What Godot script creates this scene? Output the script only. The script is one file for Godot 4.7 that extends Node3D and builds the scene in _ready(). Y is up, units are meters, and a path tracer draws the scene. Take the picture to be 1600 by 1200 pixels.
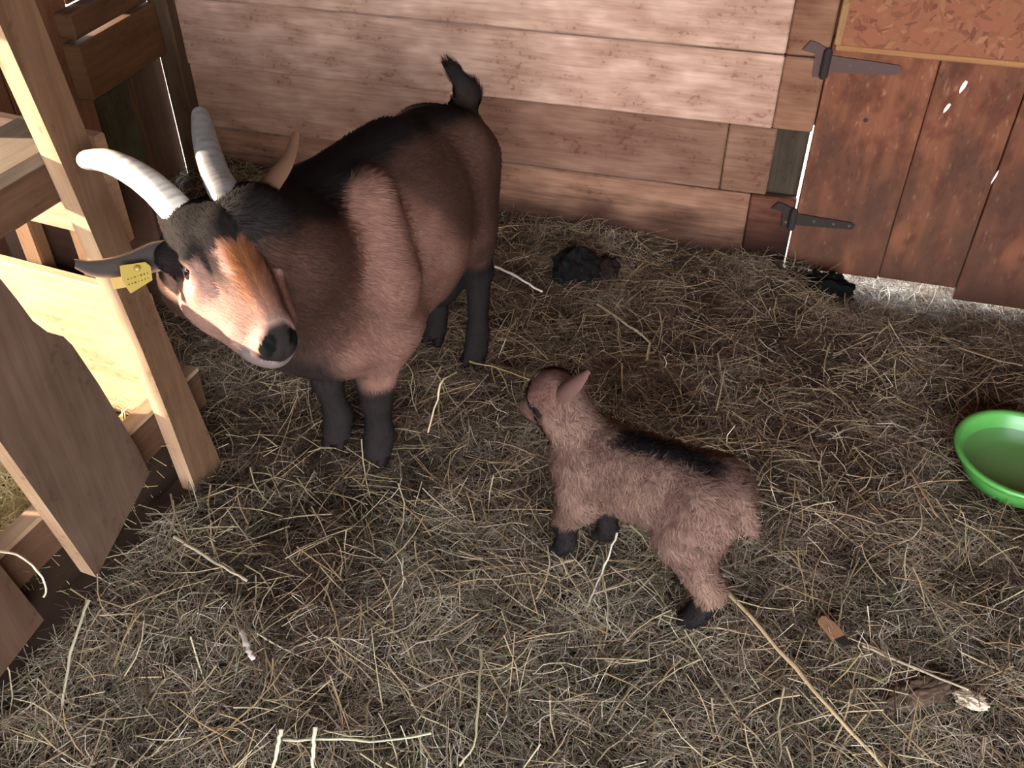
extends Node3D
# A goat pen: a plank wall with a door, a hay feeder on the left, a horned nanny goat and a kid on deep hay.

var rng := RandomNumberGenerator.new()
var gnoise := FastNoiseLite.new()
var tnoise := FastNoiseLite.new()
var mats := {}

# ---------------------------------------------------------------- frames of the place (metres)
const WALL_O := Vector3(0.758, 0, -2.241)          # foot of the door jamb
var wd := Vector3(0.9641, 0, 0.2656)               # along the back wall, to the right
var wn := Vector3(-0.2656, 0, 0.9641)              # out of the back wall, into the pen
const FEED_O := Vector3(-0.629, 0, -1.414)         # foot of the feeder's end post
var fn := Vector3(0.9272, 0, 0.3746)               # feeder front, towards the pen
var ff := Vector3(-0.3746, 0, 0.9272)              # along the feeder, towards the viewer
var wall_x: Transform3D
var feed_x: Transform3D
var left_x: Transform3D


func _ready() -> void:
	setup_view()
	rng.seed = 7
	gnoise.seed = 3
	gnoise.noise_type = FastNoiseLite.TYPE_SIMPLEX_SMOOTH
	gnoise.frequency = 1.0
	gnoise.fractal_octaves = 3
	tnoise.seed = 11
	tnoise.noise_type = FastNoiseLite.TYPE_SIMPLEX_SMOOTH
	tnoise.frequency = 1.0
	tnoise.fractal_octaves = 3
	wall_x = Transform3D(Basis(wd, Vector3.UP, wn), WALL_O)
	feed_x = Transform3D(Basis(fn, Vector3.UP, ff), FEED_O)
	left_x = Transform3D(Basis(-wn, Vector3.UP, wd), WALL_O - wd * 1.835)
	make_materials()
	build_floor()
	build_back_wall()
	build_door()
	build_left_wall()
	build_shell()
	build_feeder()
	build_goat()
	build_kid()
	build_bowl()
	build_hay()
	build_litter()


func setup_view() -> void:
	var cam := Camera3D.new()
	cam.name = "camera"
	cam.fov = 44.14
	cam.near = 0.05
	cam.position = Vector3(0, 1.4, 0)
	cam.rotation_degrees = Vector3(-39.5, 0, 0)
	add_child(cam)
	cam.current = true
	var env := Environment.new()
	env.background_mode = Environment.BG_SKY
	var sky := Sky.new()
	var sm := ProceduralSkyMaterial.new()
	sm.sky_top_color = Color(0.80, 0.84, 0.88)
	sm.sky_horizon_color = Color(0.93, 0.93, 0.92)
	sm.ground_horizon_color = Color(0.80, 0.80, 0.78)
	sm.ground_bottom_color = Color(0.45, 0.43, 0.38)
	sm.sky_energy_multiplier = 4.0
	sm.ground_energy_multiplier = 3.5
	sky.sky_material = sm
	env.sky = sky
	env.tonemap_mode = Environment.TONE_MAPPER_LINEAR
	env.tonemap_exposure = 1.0
	env.sdfgi_enabled = true
	env.ssao_enabled = true
	env.ssil_enabled = true
	var we := WorldEnvironment.new()
	we.name = "world_environment"
	we.environment = env
	add_child(we)
	# low sun through the unseen openings in the left wall
	var sun := DirectionalLight3D.new()
	sun.name = "sun"
	sun.light_color = Color(1.0, 0.94, 0.84)
	sun.light_energy = 12.0
	sun.light_angular_distance = 0.6
	sun.shadow_enabled = true
	add_child(sun)
	sun.look_at_from_position(Vector3.ZERO, Vector3(0.96, -0.24, 0.05), Vector3.UP)
	# daylight of the open barn door behind the viewer
	var a := AreaLight3D.new()
	a.name = "doorway_daylight"
	a.area_size = Vector2(2.6, 1.9)
	a.light_color = Color(0.95, 0.95, 1.0)
	a.light_energy = 1.18
	a.area_normalize_energy = true
	a.area_range = 12.0
	a.shadow_enabled = true
	add_child(a)
	a.look_at_from_position(Vector3(0.3, 1.40, 1.55), Vector3(0.1, 0.75, -1.5), Vector3.UP)


# ---------------------------------------------------------------- small helpers
func lin(r: float, g: float, b: float, k := 1.0) -> Color:
	var c := Color(r / 255.0, g / 255.0, b / 255.0).srgb_to_linear()
	return Color(c.r * k, c.g * k, c.b * k)


func obj(called: String, mesh: Mesh, mat: Material, parent: Node = self) -> MeshInstance3D:
	var o := MeshInstance3D.new()
	o.name = called
	o.mesh = mesh
	o.material_override = mat
	o.cast_shadow = GeometryInstance3D.SHADOW_CASTING_SETTING_ON
	parent.add_child(o, true)
	return o


func base(called: String, x: Transform3D) -> Node3D:
	var o := Node3D.new()
	o.name = called
	o.transform = x
	add_child(o, true)
	return o


func tag(o: Node, label := "", category := "", group := "", kind := "") -> void:
	if label: o.set_meta("label", label)
	if category: o.set_meta("category", category)
	if group: o.set_meta("group", group)
	if kind: o.set_meta("kind", kind)


func arrays_mesh(v: PackedVector3Array, n: PackedVector3Array, c: PackedColorArray, uv: PackedVector2Array, idx: PackedInt32Array) -> ArrayMesh:
	for k in range(0, idx.size(), 3):   # fronts run clockwise
		var i0 := idx[k]
		var i1 := idx[k + 1]
		var i2 := idx[k + 2]
		if (v[i1] - v[i0]).cross(v[i2] - v[i0]).dot(n[i0] + n[i1] + n[i2]) > 0.0:
			idx[k + 1] = i2
			idx[k + 2] = i1
	var a := []
	a.resize(Mesh.ARRAY_MAX)
	a[Mesh.ARRAY_VERTEX] = v
	a[Mesh.ARRAY_NORMAL] = n
	if c.size(): a[Mesh.ARRAY_COLOR] = c
	if uv.size(): a[Mesh.ARRAY_TEX_UV] = uv
	a[Mesh.ARRAY_INDEX] = idx
	var m := ArrayMesh.new()
	m.add_surface_from_arrays(Mesh.PRIMITIVE_TRIANGLES, a)
	return m


# a chamfered box; its grain runs along `axis`; origin at its centre
func plank(size: Vector3, tint: Color, axis := 0, bev := 0.004, uvscale := 1.0, fixed := Vector2(-1, -1)) -> ArrayMesh:
	var h := size * 0.5
	bev = minf(bev, minf(h.x, minf(h.y, h.z)) * 0.6)
	var st := SurfaceTool.new()
	st.begin(Mesh.PRIMITIVE_TRIANGLES)
	st.set_smooth_group(-1)
	var hw := maxf(h.y if axis != 1 else h.x, 0.01)
	var off := Vector2(rng.randf() * 5.0, hw + rng.randf() * maxf(0.0, 0.5 - 2.0 * hw))
	if fixed.x >= 0.0: off.x = fixed.x + (h.x if axis == 0 else h.y if axis == 1 else h.z)
	if fixed.y >= 0.0: off.y = fixed.y + hw
	# the 24 corners: for each sign triple, three points pulled in along each axis pair
	var corner := func(s: Vector3, ax: int) -> Vector3:
		var p := Vector3(s.x * (h.x - bev), s.y * (h.y - bev), s.z * (h.z - bev))
		p[ax] = s[ax] * h[ax]
		return p
	var quads := []
	for ax in 3:
		var b1 := (ax + 1) % 3
		var c1 := (ax + 2) % 3
		for sg in [-1.0, 1.0]:
			var q := []
			for k in [[-1, -1], [1, -1], [1, 1], [-1, 1]]:
				var s := Vector3.ZERO
				s[ax] = sg
				s[b1] = k[0]
				s[c1] = k[1]
				q.append(corner.call(s, ax))
			quads.append(q)
	for ax in 3:   # edges running along ax
		var b1 := (ax + 1) % 3
		var c1 := (ax + 2) % 3
		for k in [[-1, -1], [1, -1], [1, 1], [-1, 1]]:
			var s0 := Vector3.ZERO
			s0[ax] = -1
			s0[b1] = k[0]
			s0[c1] = k[1]
			var s1 := s0
			s1[ax] = 1
			quads.append([corner.call(s0, b1), corner.call(s1, b1), corner.call(s1, c1), corner.call(s0, c1)])
	var tris := []
	for q in quads:
		tris.append([q[0], q[1], q[2]])
		tris.append([q[0], q[2], q[3]])
	for sx in [-1.0, 1.0]:
		for sy in [-1.0, 1.0]:
			for sz in [-1.0, 1.0]:
				var s := Vector3(sx, sy, sz)
				tris.append([corner.call(s, 0), corner.call(s, 1), corner.call(s, 2)])
	for t in tris:
		var a: Vector3 = t[0]
		var b: Vector3 = t[1]
		var c: Vector3 = t[2]
		var n := (b - a).cross(c - a)
		if n.dot(a + b + c) > 0:   # clockwise fronts
			var w := b
			b = c
			c = w
		else:
			n = -n
		n = n.normalized()
		var an := n.abs()
		for p: Vector3 in [a, b, c]:
			var along: float = p[axis]
			var across: float
			if axis == 0: across = p.y if an.z >= an.y else p.z + 0.37
			elif axis == 1: across = p.x if an.z >= an.x else p.z + 0.37
			else: across = p.y if an.x >= an.y else p.x + 0.37
			st.set_color(tint)
			st.set_normal(n)
			st.set_uv(Vector2(along, across) * uvscale + off)
			st.add_vertex(p)
	return st.commit()


# a flat outline (x across, y up) given depth along z from -t to 0; grain along y
func slab(outline: PackedVector2Array, t: float, tint: Color, lit_edge = null) -> ArrayMesh:
	var st := SurfaceTool.new()
	st.begin(Mesh.PRIMITIVE_TRIANGLES)
	var off := Vector2(rng.randf() * 5.0, rng.randf() * 5.0)
	if Geometry2D.is_polygon_clockwise(outline):
		outline.reverse()
	var idx := Geometry2D.triangulate_polygon(outline)
	var put := func(p: Vector3, n: Vector3) -> void:
		st.set_color(tint)
		st.set_normal(n)
		st.set_uv(Vector2(p.y, p.x if absf(n.z) > 0.5 else p.z + 0.4) + off)
		st.add_vertex(p)
	for side in [0, 1]:
		for k in range(0, idx.size(), 3):
			var tri := [outline[idx[k]], outline[idx[k + 1]], outline[idx[k + 2]]]
			var area: float = (tri[1] - tri[0]).cross(tri[2] - tri[0])
			if (area > 0) == (side == 0):
				tri.reverse()
			for p in tri:
				put.call(Vector3(p.x, p.y, 0.0 if side == 0 else -t), Vector3(0, 0, 1 if side == 0 else -1))
	var n := outline.size()
	for k in n:
		var a := outline[k]
		var b := outline[(k + 1) % n]
		var nn := Vector3((b - a).y, -(b - a).x, 0).normalized()
		var q := [Vector3(a.x, a.y, 0), Vector3(b.x, b.y, 0), Vector3(b.x, b.y, -t), Vector3(a.x, a.y, -t)]
		for i in [0, 1, 2, 0, 2, 3]:
			st.set_color(tint if lit_edge == null else lit_edge)  # side faces take the painted sun tint where one is given
			st.set_normal(nn)
			st.set_uv(Vector2(q[i].y, q[i].z + 0.4) + off)
			st.add_vertex(q[i])
	return st.commit()


# a tube along points with radii; ell flattens it across `flat`
func tube(pts: PackedVector3Array, rad: PackedFloat32Array, sides: int, col: Callable, ell := 1.0, closed := true) -> ArrayMesh:
	var v := PackedVector3Array()
	var nn := PackedVector3Array()
	var cc := PackedColorArray()
	var uv := PackedVector2Array()
	var idx := PackedInt32Array()
	var up := Vector3.UP
	var m := pts.size()
	var d0 := (pts[1] - pts[0]).normalized()
	if absf(d0.y) > 0.9: up = Vector3.RIGHT
	var x := d0.cross(up).normalized()
	for i in m:
		var d := (pts[mini(i + 1, m - 1)] - pts[maxi(i - 1, 0)]).normalized()
		x = (x - d * x.dot(d)).normalized()
		var y := d.cross(x)
		for k in sides + 1:
			var a := TAU * k / sides
			var n := x * cos(a) + y * sin(a) / ell
			v.append(pts[i] + (x * cos(a) + y * sin(a) * ell) * rad[i])
			nn.append(n.normalized())
			cc.append(col.call(float(i) / (m - 1), a))
			uv.append(Vector2(float(i) / (m - 1), float(k) / sides))
	for i in m - 1:
		for k in sides:
			var a := i * (sides + 1) + k
			var b := a + sides + 1
			idx.append_array([a, a + 1, b, a + 1, b + 1, b])
	if closed:
		for e in [0, m - 1]:
			var dd := (pts[1] - pts[0]).normalized() * -1.0 if e == 0 else (pts[m - 1] - pts[m - 2]).normalized()
			var c := v.size()
			v.append(pts[e] + dd * rad[e] * 0.5)
			nn.append(dd)
			cc.append(col.call(float(e) / (m - 1), 0.0))
			uv.append(Vector2(0, 0))
			for k in sides:
				var a: int = e * (sides + 1) + k
				if e == 0: idx.append_array([c, a + 1, a])
				else: idx.append_array([c, a, a + 1])
	return arrays_mesh(v, nn, cc, uv, idx)


func lathe(prof: PackedVector2Array, sides: int, tint: Color) -> ArrayMesh:
	var st := SurfaceTool.new()
	st.begin(Mesh.PRIMITIVE_TRIANGLES)
	st.set_smooth_group(0)
	for i in prof.size() - 1:
		for k in sides:
			var a := TAU * k / sides
			var b := TAU * (k + 1) / sides
			var p := [Vector3(prof[i].x * cos(a), prof[i].y, prof[i].x * sin(a)), Vector3(prof[i].x * cos(b), prof[i].y, prof[i].x * sin(b)), Vector3(prof[i + 1].x * cos(b), prof[i + 1].y, prof[i + 1].x * sin(b)), Vector3(prof[i + 1].x * cos(a), prof[i + 1].y, prof[i + 1].x * sin(a))]
			for t in [[0, 1, 2], [0, 2, 3]]:
				if (p[t[1]] - p[t[0]]).cross(p[t[2]] - p[t[0]]).length() < 1e-10: continue
				for j in t:
					st.set_color(tint)
					st.add_vertex(p[j])
	st.index()
	st.generate_normals()
	return st.commit()


# ---------------------------------------------------------------- materials
func grain_texture(w: int, h: int, sd: int, pale: Color, dark: Color, streak: float, blotch: float, knots: int, dirt_x := 0.0, dirt_y := 0.0, fine := 0.0) -> ImageTexture:
	var im := Image.create(w, h, false, Image.FORMAT_RGB8)
	var n := FastNoiseLite.new()
	n.seed = sd
	n.frequency = 1.0
	n.fractal_octaves = 3
	var r := RandomNumberGenerator.new()
	r.seed = sd
	var kn := []
	for k in knots:
		kn.append(Vector3(r.randf() * w, r.randf() * h, r.randf_range(3.0, 6.0)))
	for y in h:
		for x in w:
			var fx := float(x)
			var fy := float(y)
			var bend := 0.0
			var kd := 0.0
			for k: Vector3 in kn:
				var dx := (fx - k.x) / 2.2
				var dy := fy - k.y
				var q := sqrt(dx * dx + dy * dy) / k.z
				if q < 4.0:
					bend += (4.0 - q) * signf(dy) * 1.2
					if q < 1.3: kd = maxf(kd, 1.3 - q)
			var q1 := Vector2(w * 0.006 / TAU, 0).rotated(TAU * fx / w)   # the pattern closes on itself along the grain
			var g := n.get_noise_3d(q1.x, q1.y, (fy + bend) * 0.11) * 0.6 + n.get_noise_3d(q1.x * 3.3, q1.y * 3.3 + 70.0, (fy + bend) * 0.35) * 0.4
			var b := n.get_noise_3d(q1.x * 1.5 + 300.0, q1.y * 1.5, fy * 0.018 + 40.0)
			var sp := n.get_noise_3d(q1.x * 12.0 + 90.0, q1.y * 12.0, fy * 0.12)
			var t := 0.5 + streak * g + blotch * b + kd * 0.35
			if sp > 0.22 and b > 0.0: t += (sp - 0.22) * 1.8 * b * 2.0
			var px := pale.lerp(dark, clampf(t, 0.0, 1.0))
			if fine > 0.0:   # mottled and scuffed
				var m1 := n.get_noise_3d(q1.x * 5.0, q1.y * 5.0 + 20.0, fy * 0.035)
				var m2 := n.get_noise_3d(q1.x * 9.0 + 50.0, q1.y * 9.0, fy * 0.12)
				px = px.lerp(Color8(90, 48, 36), clampf(m1 * fine * 1.5, 0.0, 0.6))
				if m2 > 0.33: px = px.lerp(Color8(190, 160, 140), (m2 - 0.33) * 1.6)
			# splashed dirt at the foot of the boards
			if dirt_x > 0.0: px = px.lerp(Color8(78, 62, 54), 0.75 * clampf(1.0 - fx / w / dirt_x + b * 0.8, 0.0, 1.0) * smoothstep(1.0, 0.7, fx / w))
			if dirt_y > 0.0: px = px.lerp(Color8(62, 46, 40), 0.85 * clampf((1.0 - fy / h / dirt_y) * 2.2 + b * 0.35 + g * 0.3, 0.0, 1.0) * smoothstep(1.0, 0.8, fy / h))
			im.set_pixel(x, y, px)
	im.generate_mipmaps()
	return ImageTexture.create_from_image(im)


func flake_texture(w: int, sd: int) -> ImageTexture:
	var im := Image.create(w, w, false, Image.FORMAT_RGB8)
	im.fill(Color8(134, 88, 66))
	var r := RandomNumberGenerator.new()
	r.seed = sd
	for k in 1500:
		var c := Vector2(r.randf() * w, r.randf() * w)
		var a := r.randf() * PI
		var l := r.randf_range(6, 20)
		var wd2 := r.randf_range(2, 7)
		var col := Color8(104, 60, 46).lerp(Color8(170, 128, 98), r.randf()).lerp(Color8(134, 88, 66), 0.2 + r.randf() * 0.5)
		var e := Vector2(cos(a), sin(a))
		for y in range(int(-l), int(l)):
			for x in range(int(-l), int(l)):
				var p := Vector2(x, y)
				var u := p.dot(e)
				var vv := p.dot(e.orthogonal())
				if absf(u) < l * 0.9 and absf(vv) < wd2 * (1.0 - absf(u) / l * 0.7):
					im.set_pixel(posmod(int(c.x) + x, w), posmod(int(c.y) + y, w), col.darkened(0.10 * absf(sin(vv * 1.7))))
	return ImageTexture.create_from_image(im)


func wood(tex: Texture2D, rough := 0.85) -> StandardMaterial3D:
	var m := StandardMaterial3D.new()
	m.albedo_texture = tex
	m.vertex_color_use_as_albedo = true
	m.roughness = rough
	m.metallic_specular = 0.3
	m.heightmap_enabled = false
	return m


func plain(name_: String, rough: float, spec := 0.3) -> StandardMaterial3D:
	var m := StandardMaterial3D.new()
	m.resource_name = name_
	m.vertex_color_use_as_albedo = true
	m.roughness = rough
	m.metallic_specular = spec
	m.cull_mode = BaseMaterial3D.CULL_DISABLED
	return m


func make_materials() -> void:
	var pale := wood(grain_texture(640, 320, 5, Color8(218, 194, 178), Color8(140, 110, 94), 0.42, 0.45, 2))
	pale.uv1_scale = Vector3(1.0, 1.6, 1)
	mats.pale = pale
	var rail := wood(grain_texture(512, 256, 9, Color8(206, 186, 164), Color8(150, 124, 102), 0.5, 0.3, 2))
	rail.uv1_scale = Vector3(1.0, 2.0, 1)
	mats.rail = rail
	var red := wood(grain_texture(512, 512, 21, Color8(156, 112, 88), Color8(96, 64, 50), 0.25, 0.35, 1, 0.42, 0.0, 0.7), 0.7)
	red.uv1_scale = Vector3(0.8, 1.0, 1)
	mats.red = red
	var foot := wood(grain_texture(512, 256, 6, Color8(214, 188, 172), Color8(140, 110, 94), 0.42, 0.40, 1, 0.0, 0.42))
	foot.uv1_scale = Vector3(1.0, 1.6, 1)
	mats.foot = foot
	var osb := wood(flake_texture(512, 4), 0.75)
	osb.uv1_scale = Vector3(1.7, 1.7, 1)
	mats.osb = osb
	mats.iron = plain("iron", 0.75, 0.3)
	mats.coat = plain("coat", 0.85, 0.12)
	mats.hay = plain("hay", 0.6, 0.35)
	mats.earth = plain("earth", 0.95, 0.2)
	mats.horn = plain("horn", 0.5, 0.4)
	mats.plastic = plain("plastic", 0.35, 0.5)
	mats.hoof = plain("hoof", 0.65, 0.2)
	mats.wet = plain("wet", 0.12, 0.6)
	var water := StandardMaterial3D.new()
	water.albedo_color = Color(0.45, 0.52, 0.36, 0.35)
	water.roughness = 0.05
	water.metallic_specular = 0.25
	water.transparency = BaseMaterial3D.TRANSPARENCY_ALPHA
	mats.water = water


# ---------------------------------------------------------------- floor and shell
func gh(x: float, z: float) -> float:
	var p := Vector3(x, 0, z) - WALL_O
	var s := p.dot(wd)
	var d := p.dot(wn)
	var h := gnoise.get_noise_2d(x * 1.4, z * 1.4) * 0.022 + gnoise.get_noise_2d(x * 4.0 + 9.0, z * 4.0) * 0.016 + gnoise.get_noise_2d(x * 11.0, z * 11.0 + 30.0) * 0.010
	# the threshold of the door is scraped out
	var k := smoothstep(0.02, 0.22, s) * (1.0 - smoothstep(0.02, 0.32, d))
	h = lerpf(h, -0.075 + h * 0.3, k)
	# hay is banked up along the plank wall and in the left corner
	h += 0.025 * (1.0 - smoothstep(0.0, 0.18, d)) * (1.0 - smoothstep(-0.5, -0.1, s))
	h += 0.05 * (1.0 - smoothstep(0.0, 0.35, Vector2(s + 1.65, d - 0.1).length()))
	if d < 0.0: h = minf(h, -0.080)
	return h - 0.012


func build_floor() -> void:
	var v := PackedVector3Array()
	var n := PackedVector3Array()
	var c := PackedColorArray()
	var idx := PackedInt32Array()
	var nx := 150
	var nz := 150
	for j in nz + 1:
		for i in nx + 1:
			var x := lerpf(-2.4, 2.6, float(i) / nx)
			var z := lerpf(-3.6, 1.6, float(j) / nz)
			var d := (Vector3(x, 0, z) - WALL_O).dot(wn)
			var y := gh(x, z) if d > 0.0 else -0.085 + 0.3 * gnoise.get_noise_2d(x * 3.0, z * 3.0) * 0.03
			v.append(Vector3(x, y, z))
			n.append(Vector3.UP)
			c.append(lin(66, 52, 42, 0.8 + 0.5 * tnoise.get_noise_2d(x * 5.0, z * 5.0)) if d > -0.05 else lin(205, 195, 175))
	for j in nz:
		for i in nx:
			var a := j * (nx + 1) + i
			idx.append_array([a, a + 1, a + nx + 1, a + 1, a + nx + 2, a + nx + 1])
	var f := obj("floor", arrays_mesh(v, n, c, PackedVector2Array(), idx), mats.earth)
	tag(f, "dark trodden earth floor under the hay", "floor", "", "structure")


func part(called: String, parent: Node, size: Vector3, at: Vector3, tint: Color, mat: Material, axis := 0, bev := 0.004, fixed := Vector2(-1, -1)) -> MeshInstance3D:
	var o := obj(called, plank(size, tint, axis, bev, 1.0, fixed), mat, parent)
	o.position = at
	return o


func build_back_wall() -> void:
	var w := base("wall_back", wall_x)
	tag(w, "back wall of wide weathered horizontal planks", "wall", "", "structure")
	var seams := [-0.10, 0.181, 0.370, 0.558, 0.748, 0.94, 1.13, 1.32, 1.52, 1.72, 1.92, 2.12, 2.34]
	var tone := [lin(190, 160, 146), lin(170, 138, 128), lin(236, 220, 214), lin(240, 226, 220), lin(232, 220, 212)]
	for k in seams.size() - 1:
		var y0: float = seams[k] + 0.0015
		var y1: float = seams[k + 1] - 0.0015
		var t: Color = tone[k] if k < tone.size() else lin(225, 212, 205)
		var z: float = -0.014 + [0.0, -0.002, 0.004, 0.0, 0.003][k % 5]
		if k == 1:
			part("plank", w, Vector3(0.80, y1 - y0, 0.028), Vector3(-1.36, (y0 + y1) / 2, z), lin(226, 206, 196), mats.pale)
			part("plank", w, Vector3(0.748, y1 - y0, 0.028), Vector3(-0.584, (y0 + y1) / 2, z), lin(160, 137, 126), mats.pale)
			part("plank", w, Vector3(0.121, y1 - y0, 0.028), Vector3(-0.1475, (y0 + y1) / 2, z - 0.001), lin(164, 142, 128), mats.pale)
		elif k == 0:
			part("plank", w, Vector3(1.635, y1 - y0, 0.028), Vector3(-0.9425, (y0 + y1) / 2, z), lin(188, 164, 148), mats.foot, 0, 0.004, Vector2(-1, 0.02))
			part("plank", w, Vector3(0.119, y1 - y0, 0.026), Vector3(-0.0635, (y0 + y1) / 2, z - 0.001), lin(128, 96, 84), mats.foot, 0, 0.004, Vector2(-1, 0.02))
		else:
			part("plank", w, Vector3(1.657, y1 - y0, 0.028), Vector3(-0.9315, (y0 + y1) / 2, z), t, mats.pale)
			part("plank", w, Vector3(0.099, y1 - y0, 0.027), Vector3(-0.0525, (y0 + y1) / 2, z - 0.001), lin(164, 136, 118), mats.pale)
	# the gap in the third row shows the dark greenish sheathing behind
	part("sheathing", w, Vector3(0.30, 2.44, 0.012), Vector3(-0.155, 1.12, -0.044), lin(88, 88, 80), mats.pale, 1)
	# a batten closes the upper part of the gap beside the door
	part("batten", w, Vector3(0.05, 2.0, 0.02), Vector3(0.0, 1.375, -0.046), lin(120, 100, 84), mats.pale, 1)
	# the rest of the wall right of the door, out of the picture
	part("board", w, Vector3(1.4, 2.44, 0.03), Vector3(1.62, 1.12, -0.015), lin(190, 150, 120), mats.red, 1)
	var p := base("trim_1", wall_x)
	tag(p, "dark upright corner stud at the left end of the plank wall", "stud", "", "structure")
	part("stud", p, Vector3(0.062, 2.44, 0.07), Vector3(-1.787, 1.12, 0.01), lin(110, 98, 84), mats.pale, 1)


func build_door() -> void:
	var d := base("door_1", wall_x)
	tag(d, "reddish brown board door on two iron strap hinges", "door", "", "structure")
	var red := lin(214, 186, 170)
	part("board", d, Vector3(0.246, 0.63, 0.022), Vector3(0.1235, 0.293, -0.011), red, mats.red, 1, 0.002, Vector2(0.03, -1))
	part("board", d, Vector3(0.197, 0.63, 0.022), Vector3(0.3470, 0.297, -0.0125), lin(208, 182, 166), mats.red, 1, 0.002, Vector2(0.03, -1))
	part("board", d, Vector3(0.46, 0.66, 0.022), Vector3(0.678, 0.278, -0.010), lin(204, 176, 162), mats.red, 1, 0.002, Vector2(0.0, -1))
	part("panel", d, Vector3(0.895, 1.58, 0.016), Vector3(0.4555, 1.375, -0.004), lin(236, 222, 212), mats.osb, 0)
	part("edge_strip", d, Vector3(0.018, 1.56, 0.008), Vector3(0.012, 1.376, 0.006), lin(190, 162, 132), mats.rail, 1)
	part("edge_strip", d, Vector3(0.895, 0.014, 0.007), Vector3(0.4555, 0.5895, 0.005), lin(196, 158, 124), mats.rail, 0)
	part("ledge", d, Vector3(0.88, 0.52, 0.02), Vector3(0.46, 0.36, -0.033), lin(200, 170, 150), mats.red, 0)
	# scuffs of white paint and a dark nail hole on the boards
	for q in [[0.312, 0.526, 0.010, 0.032, -0.25], [0.291, 0.471, 0.008, 0.026, -0.35], [0.447, 0.313, 0.005, 0.04, -0.2]]:
		var sc := PackedVector2Array()
		for k in 9:
			var a: float = TAU * k / 9.0
			sc.append(Vector2(cos(a) * q[2] * 0.5, sin(a) * q[3] * 0.5 * (1.0 + 0.2 * sin(a * 3.0))).rotated(q[4]))
		var o := obj("paint_scuff", slab(sc, 0.002, lin(225, 215, 205)), mats.earth, d)
		o.position = Vector3(q[0], q[1], 0.0008)
	var nail := obj("nail_head", lathe(PackedVector2Array([Vector2(0.0, 0.002), Vector2(0.004, 0.0015), Vector2(0.006, 0.0)]), 10, lin(58, 46, 46)), mats.iron, d)
	nail.position = Vector3(0.116, 0.419, 0.0)
	nail.rotation.x = PI / 2
	for hh in [[0.551, 0.165, lin(78, 60, 56), 1.0], [0.1295, 0.152, lin(44, 34, 30), 0.85]]:
		var y: float = hh[0]
		var hinge := Node3D.new()
		hinge.name = "strap_hinge"
		hinge.position = Vector3(0.0, y, 0.0)
		d.add_child(hinge, true)
		var k: float = hh[3]
		var strap := PackedVector2Array([Vector2(0.004, -0.021 * k), Vector2(hh[1] - 0.008, -0.012 * k), Vector2(hh[1], -0.006), Vector2(hh[1] + 0.002, 0.004), Vector2(hh[1] - 0.006, 0.011 * k), Vector2(0.004, 0.019 * k)])
		var s := obj("strap", slab(strap, 0.004, hh[2]), mats.iron, hinge)
		s.position.z = 0.0065
		var kn := obj("knuckle", tube(PackedVector3Array([Vector3(0, -0.036 * k, 0), Vector3(0, -0.03 * k, 0), Vector3(0, 0.03 * k, 0), Vector3(0, 0.036 * k, 0)]), PackedFloat32Array([0.007, 0.0105, 0.0105, 0.007]), 12, func(_t, _a): return lin(46, 38, 36)), mats.iron, hinge)
		kn.position = Vector3(-0.006, 0, 0.011)
		var lf := PackedVector2Array([Vector2(-0.008, -0.034 * k), Vector2(-0.03, -0.036 * k), Vector2(-0.034, 0.02 * k), Vector2(-0.066, 0.026 * k), Vector2(-0.05, 0.05 * k), Vector2(-0.034, 0.046 * k), Vector2(-0.008, 0.034 * k)])
		var l := obj("leaf", slab(lf, 0.004, hh[2]), mats.iron, hinge)
		l.position.z = 0.008
		for sx in [0.05, 0.10, 0.14, -0.022]:
			var sc := obj("screw", lathe(PackedVector2Array([Vector2(0.0, 0.0015), Vector2(0.003, 0.001), Vector2(0.004, 0.0)]), 8, lin(84, 70, 64)), mats.iron, hinge)
			sc.position = Vector3(sx, 0.0 if sx > 0 else -0.012, 0.0068 if sx > 0 else 0.0083)
			sc.rotation.x = PI / 2


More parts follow.
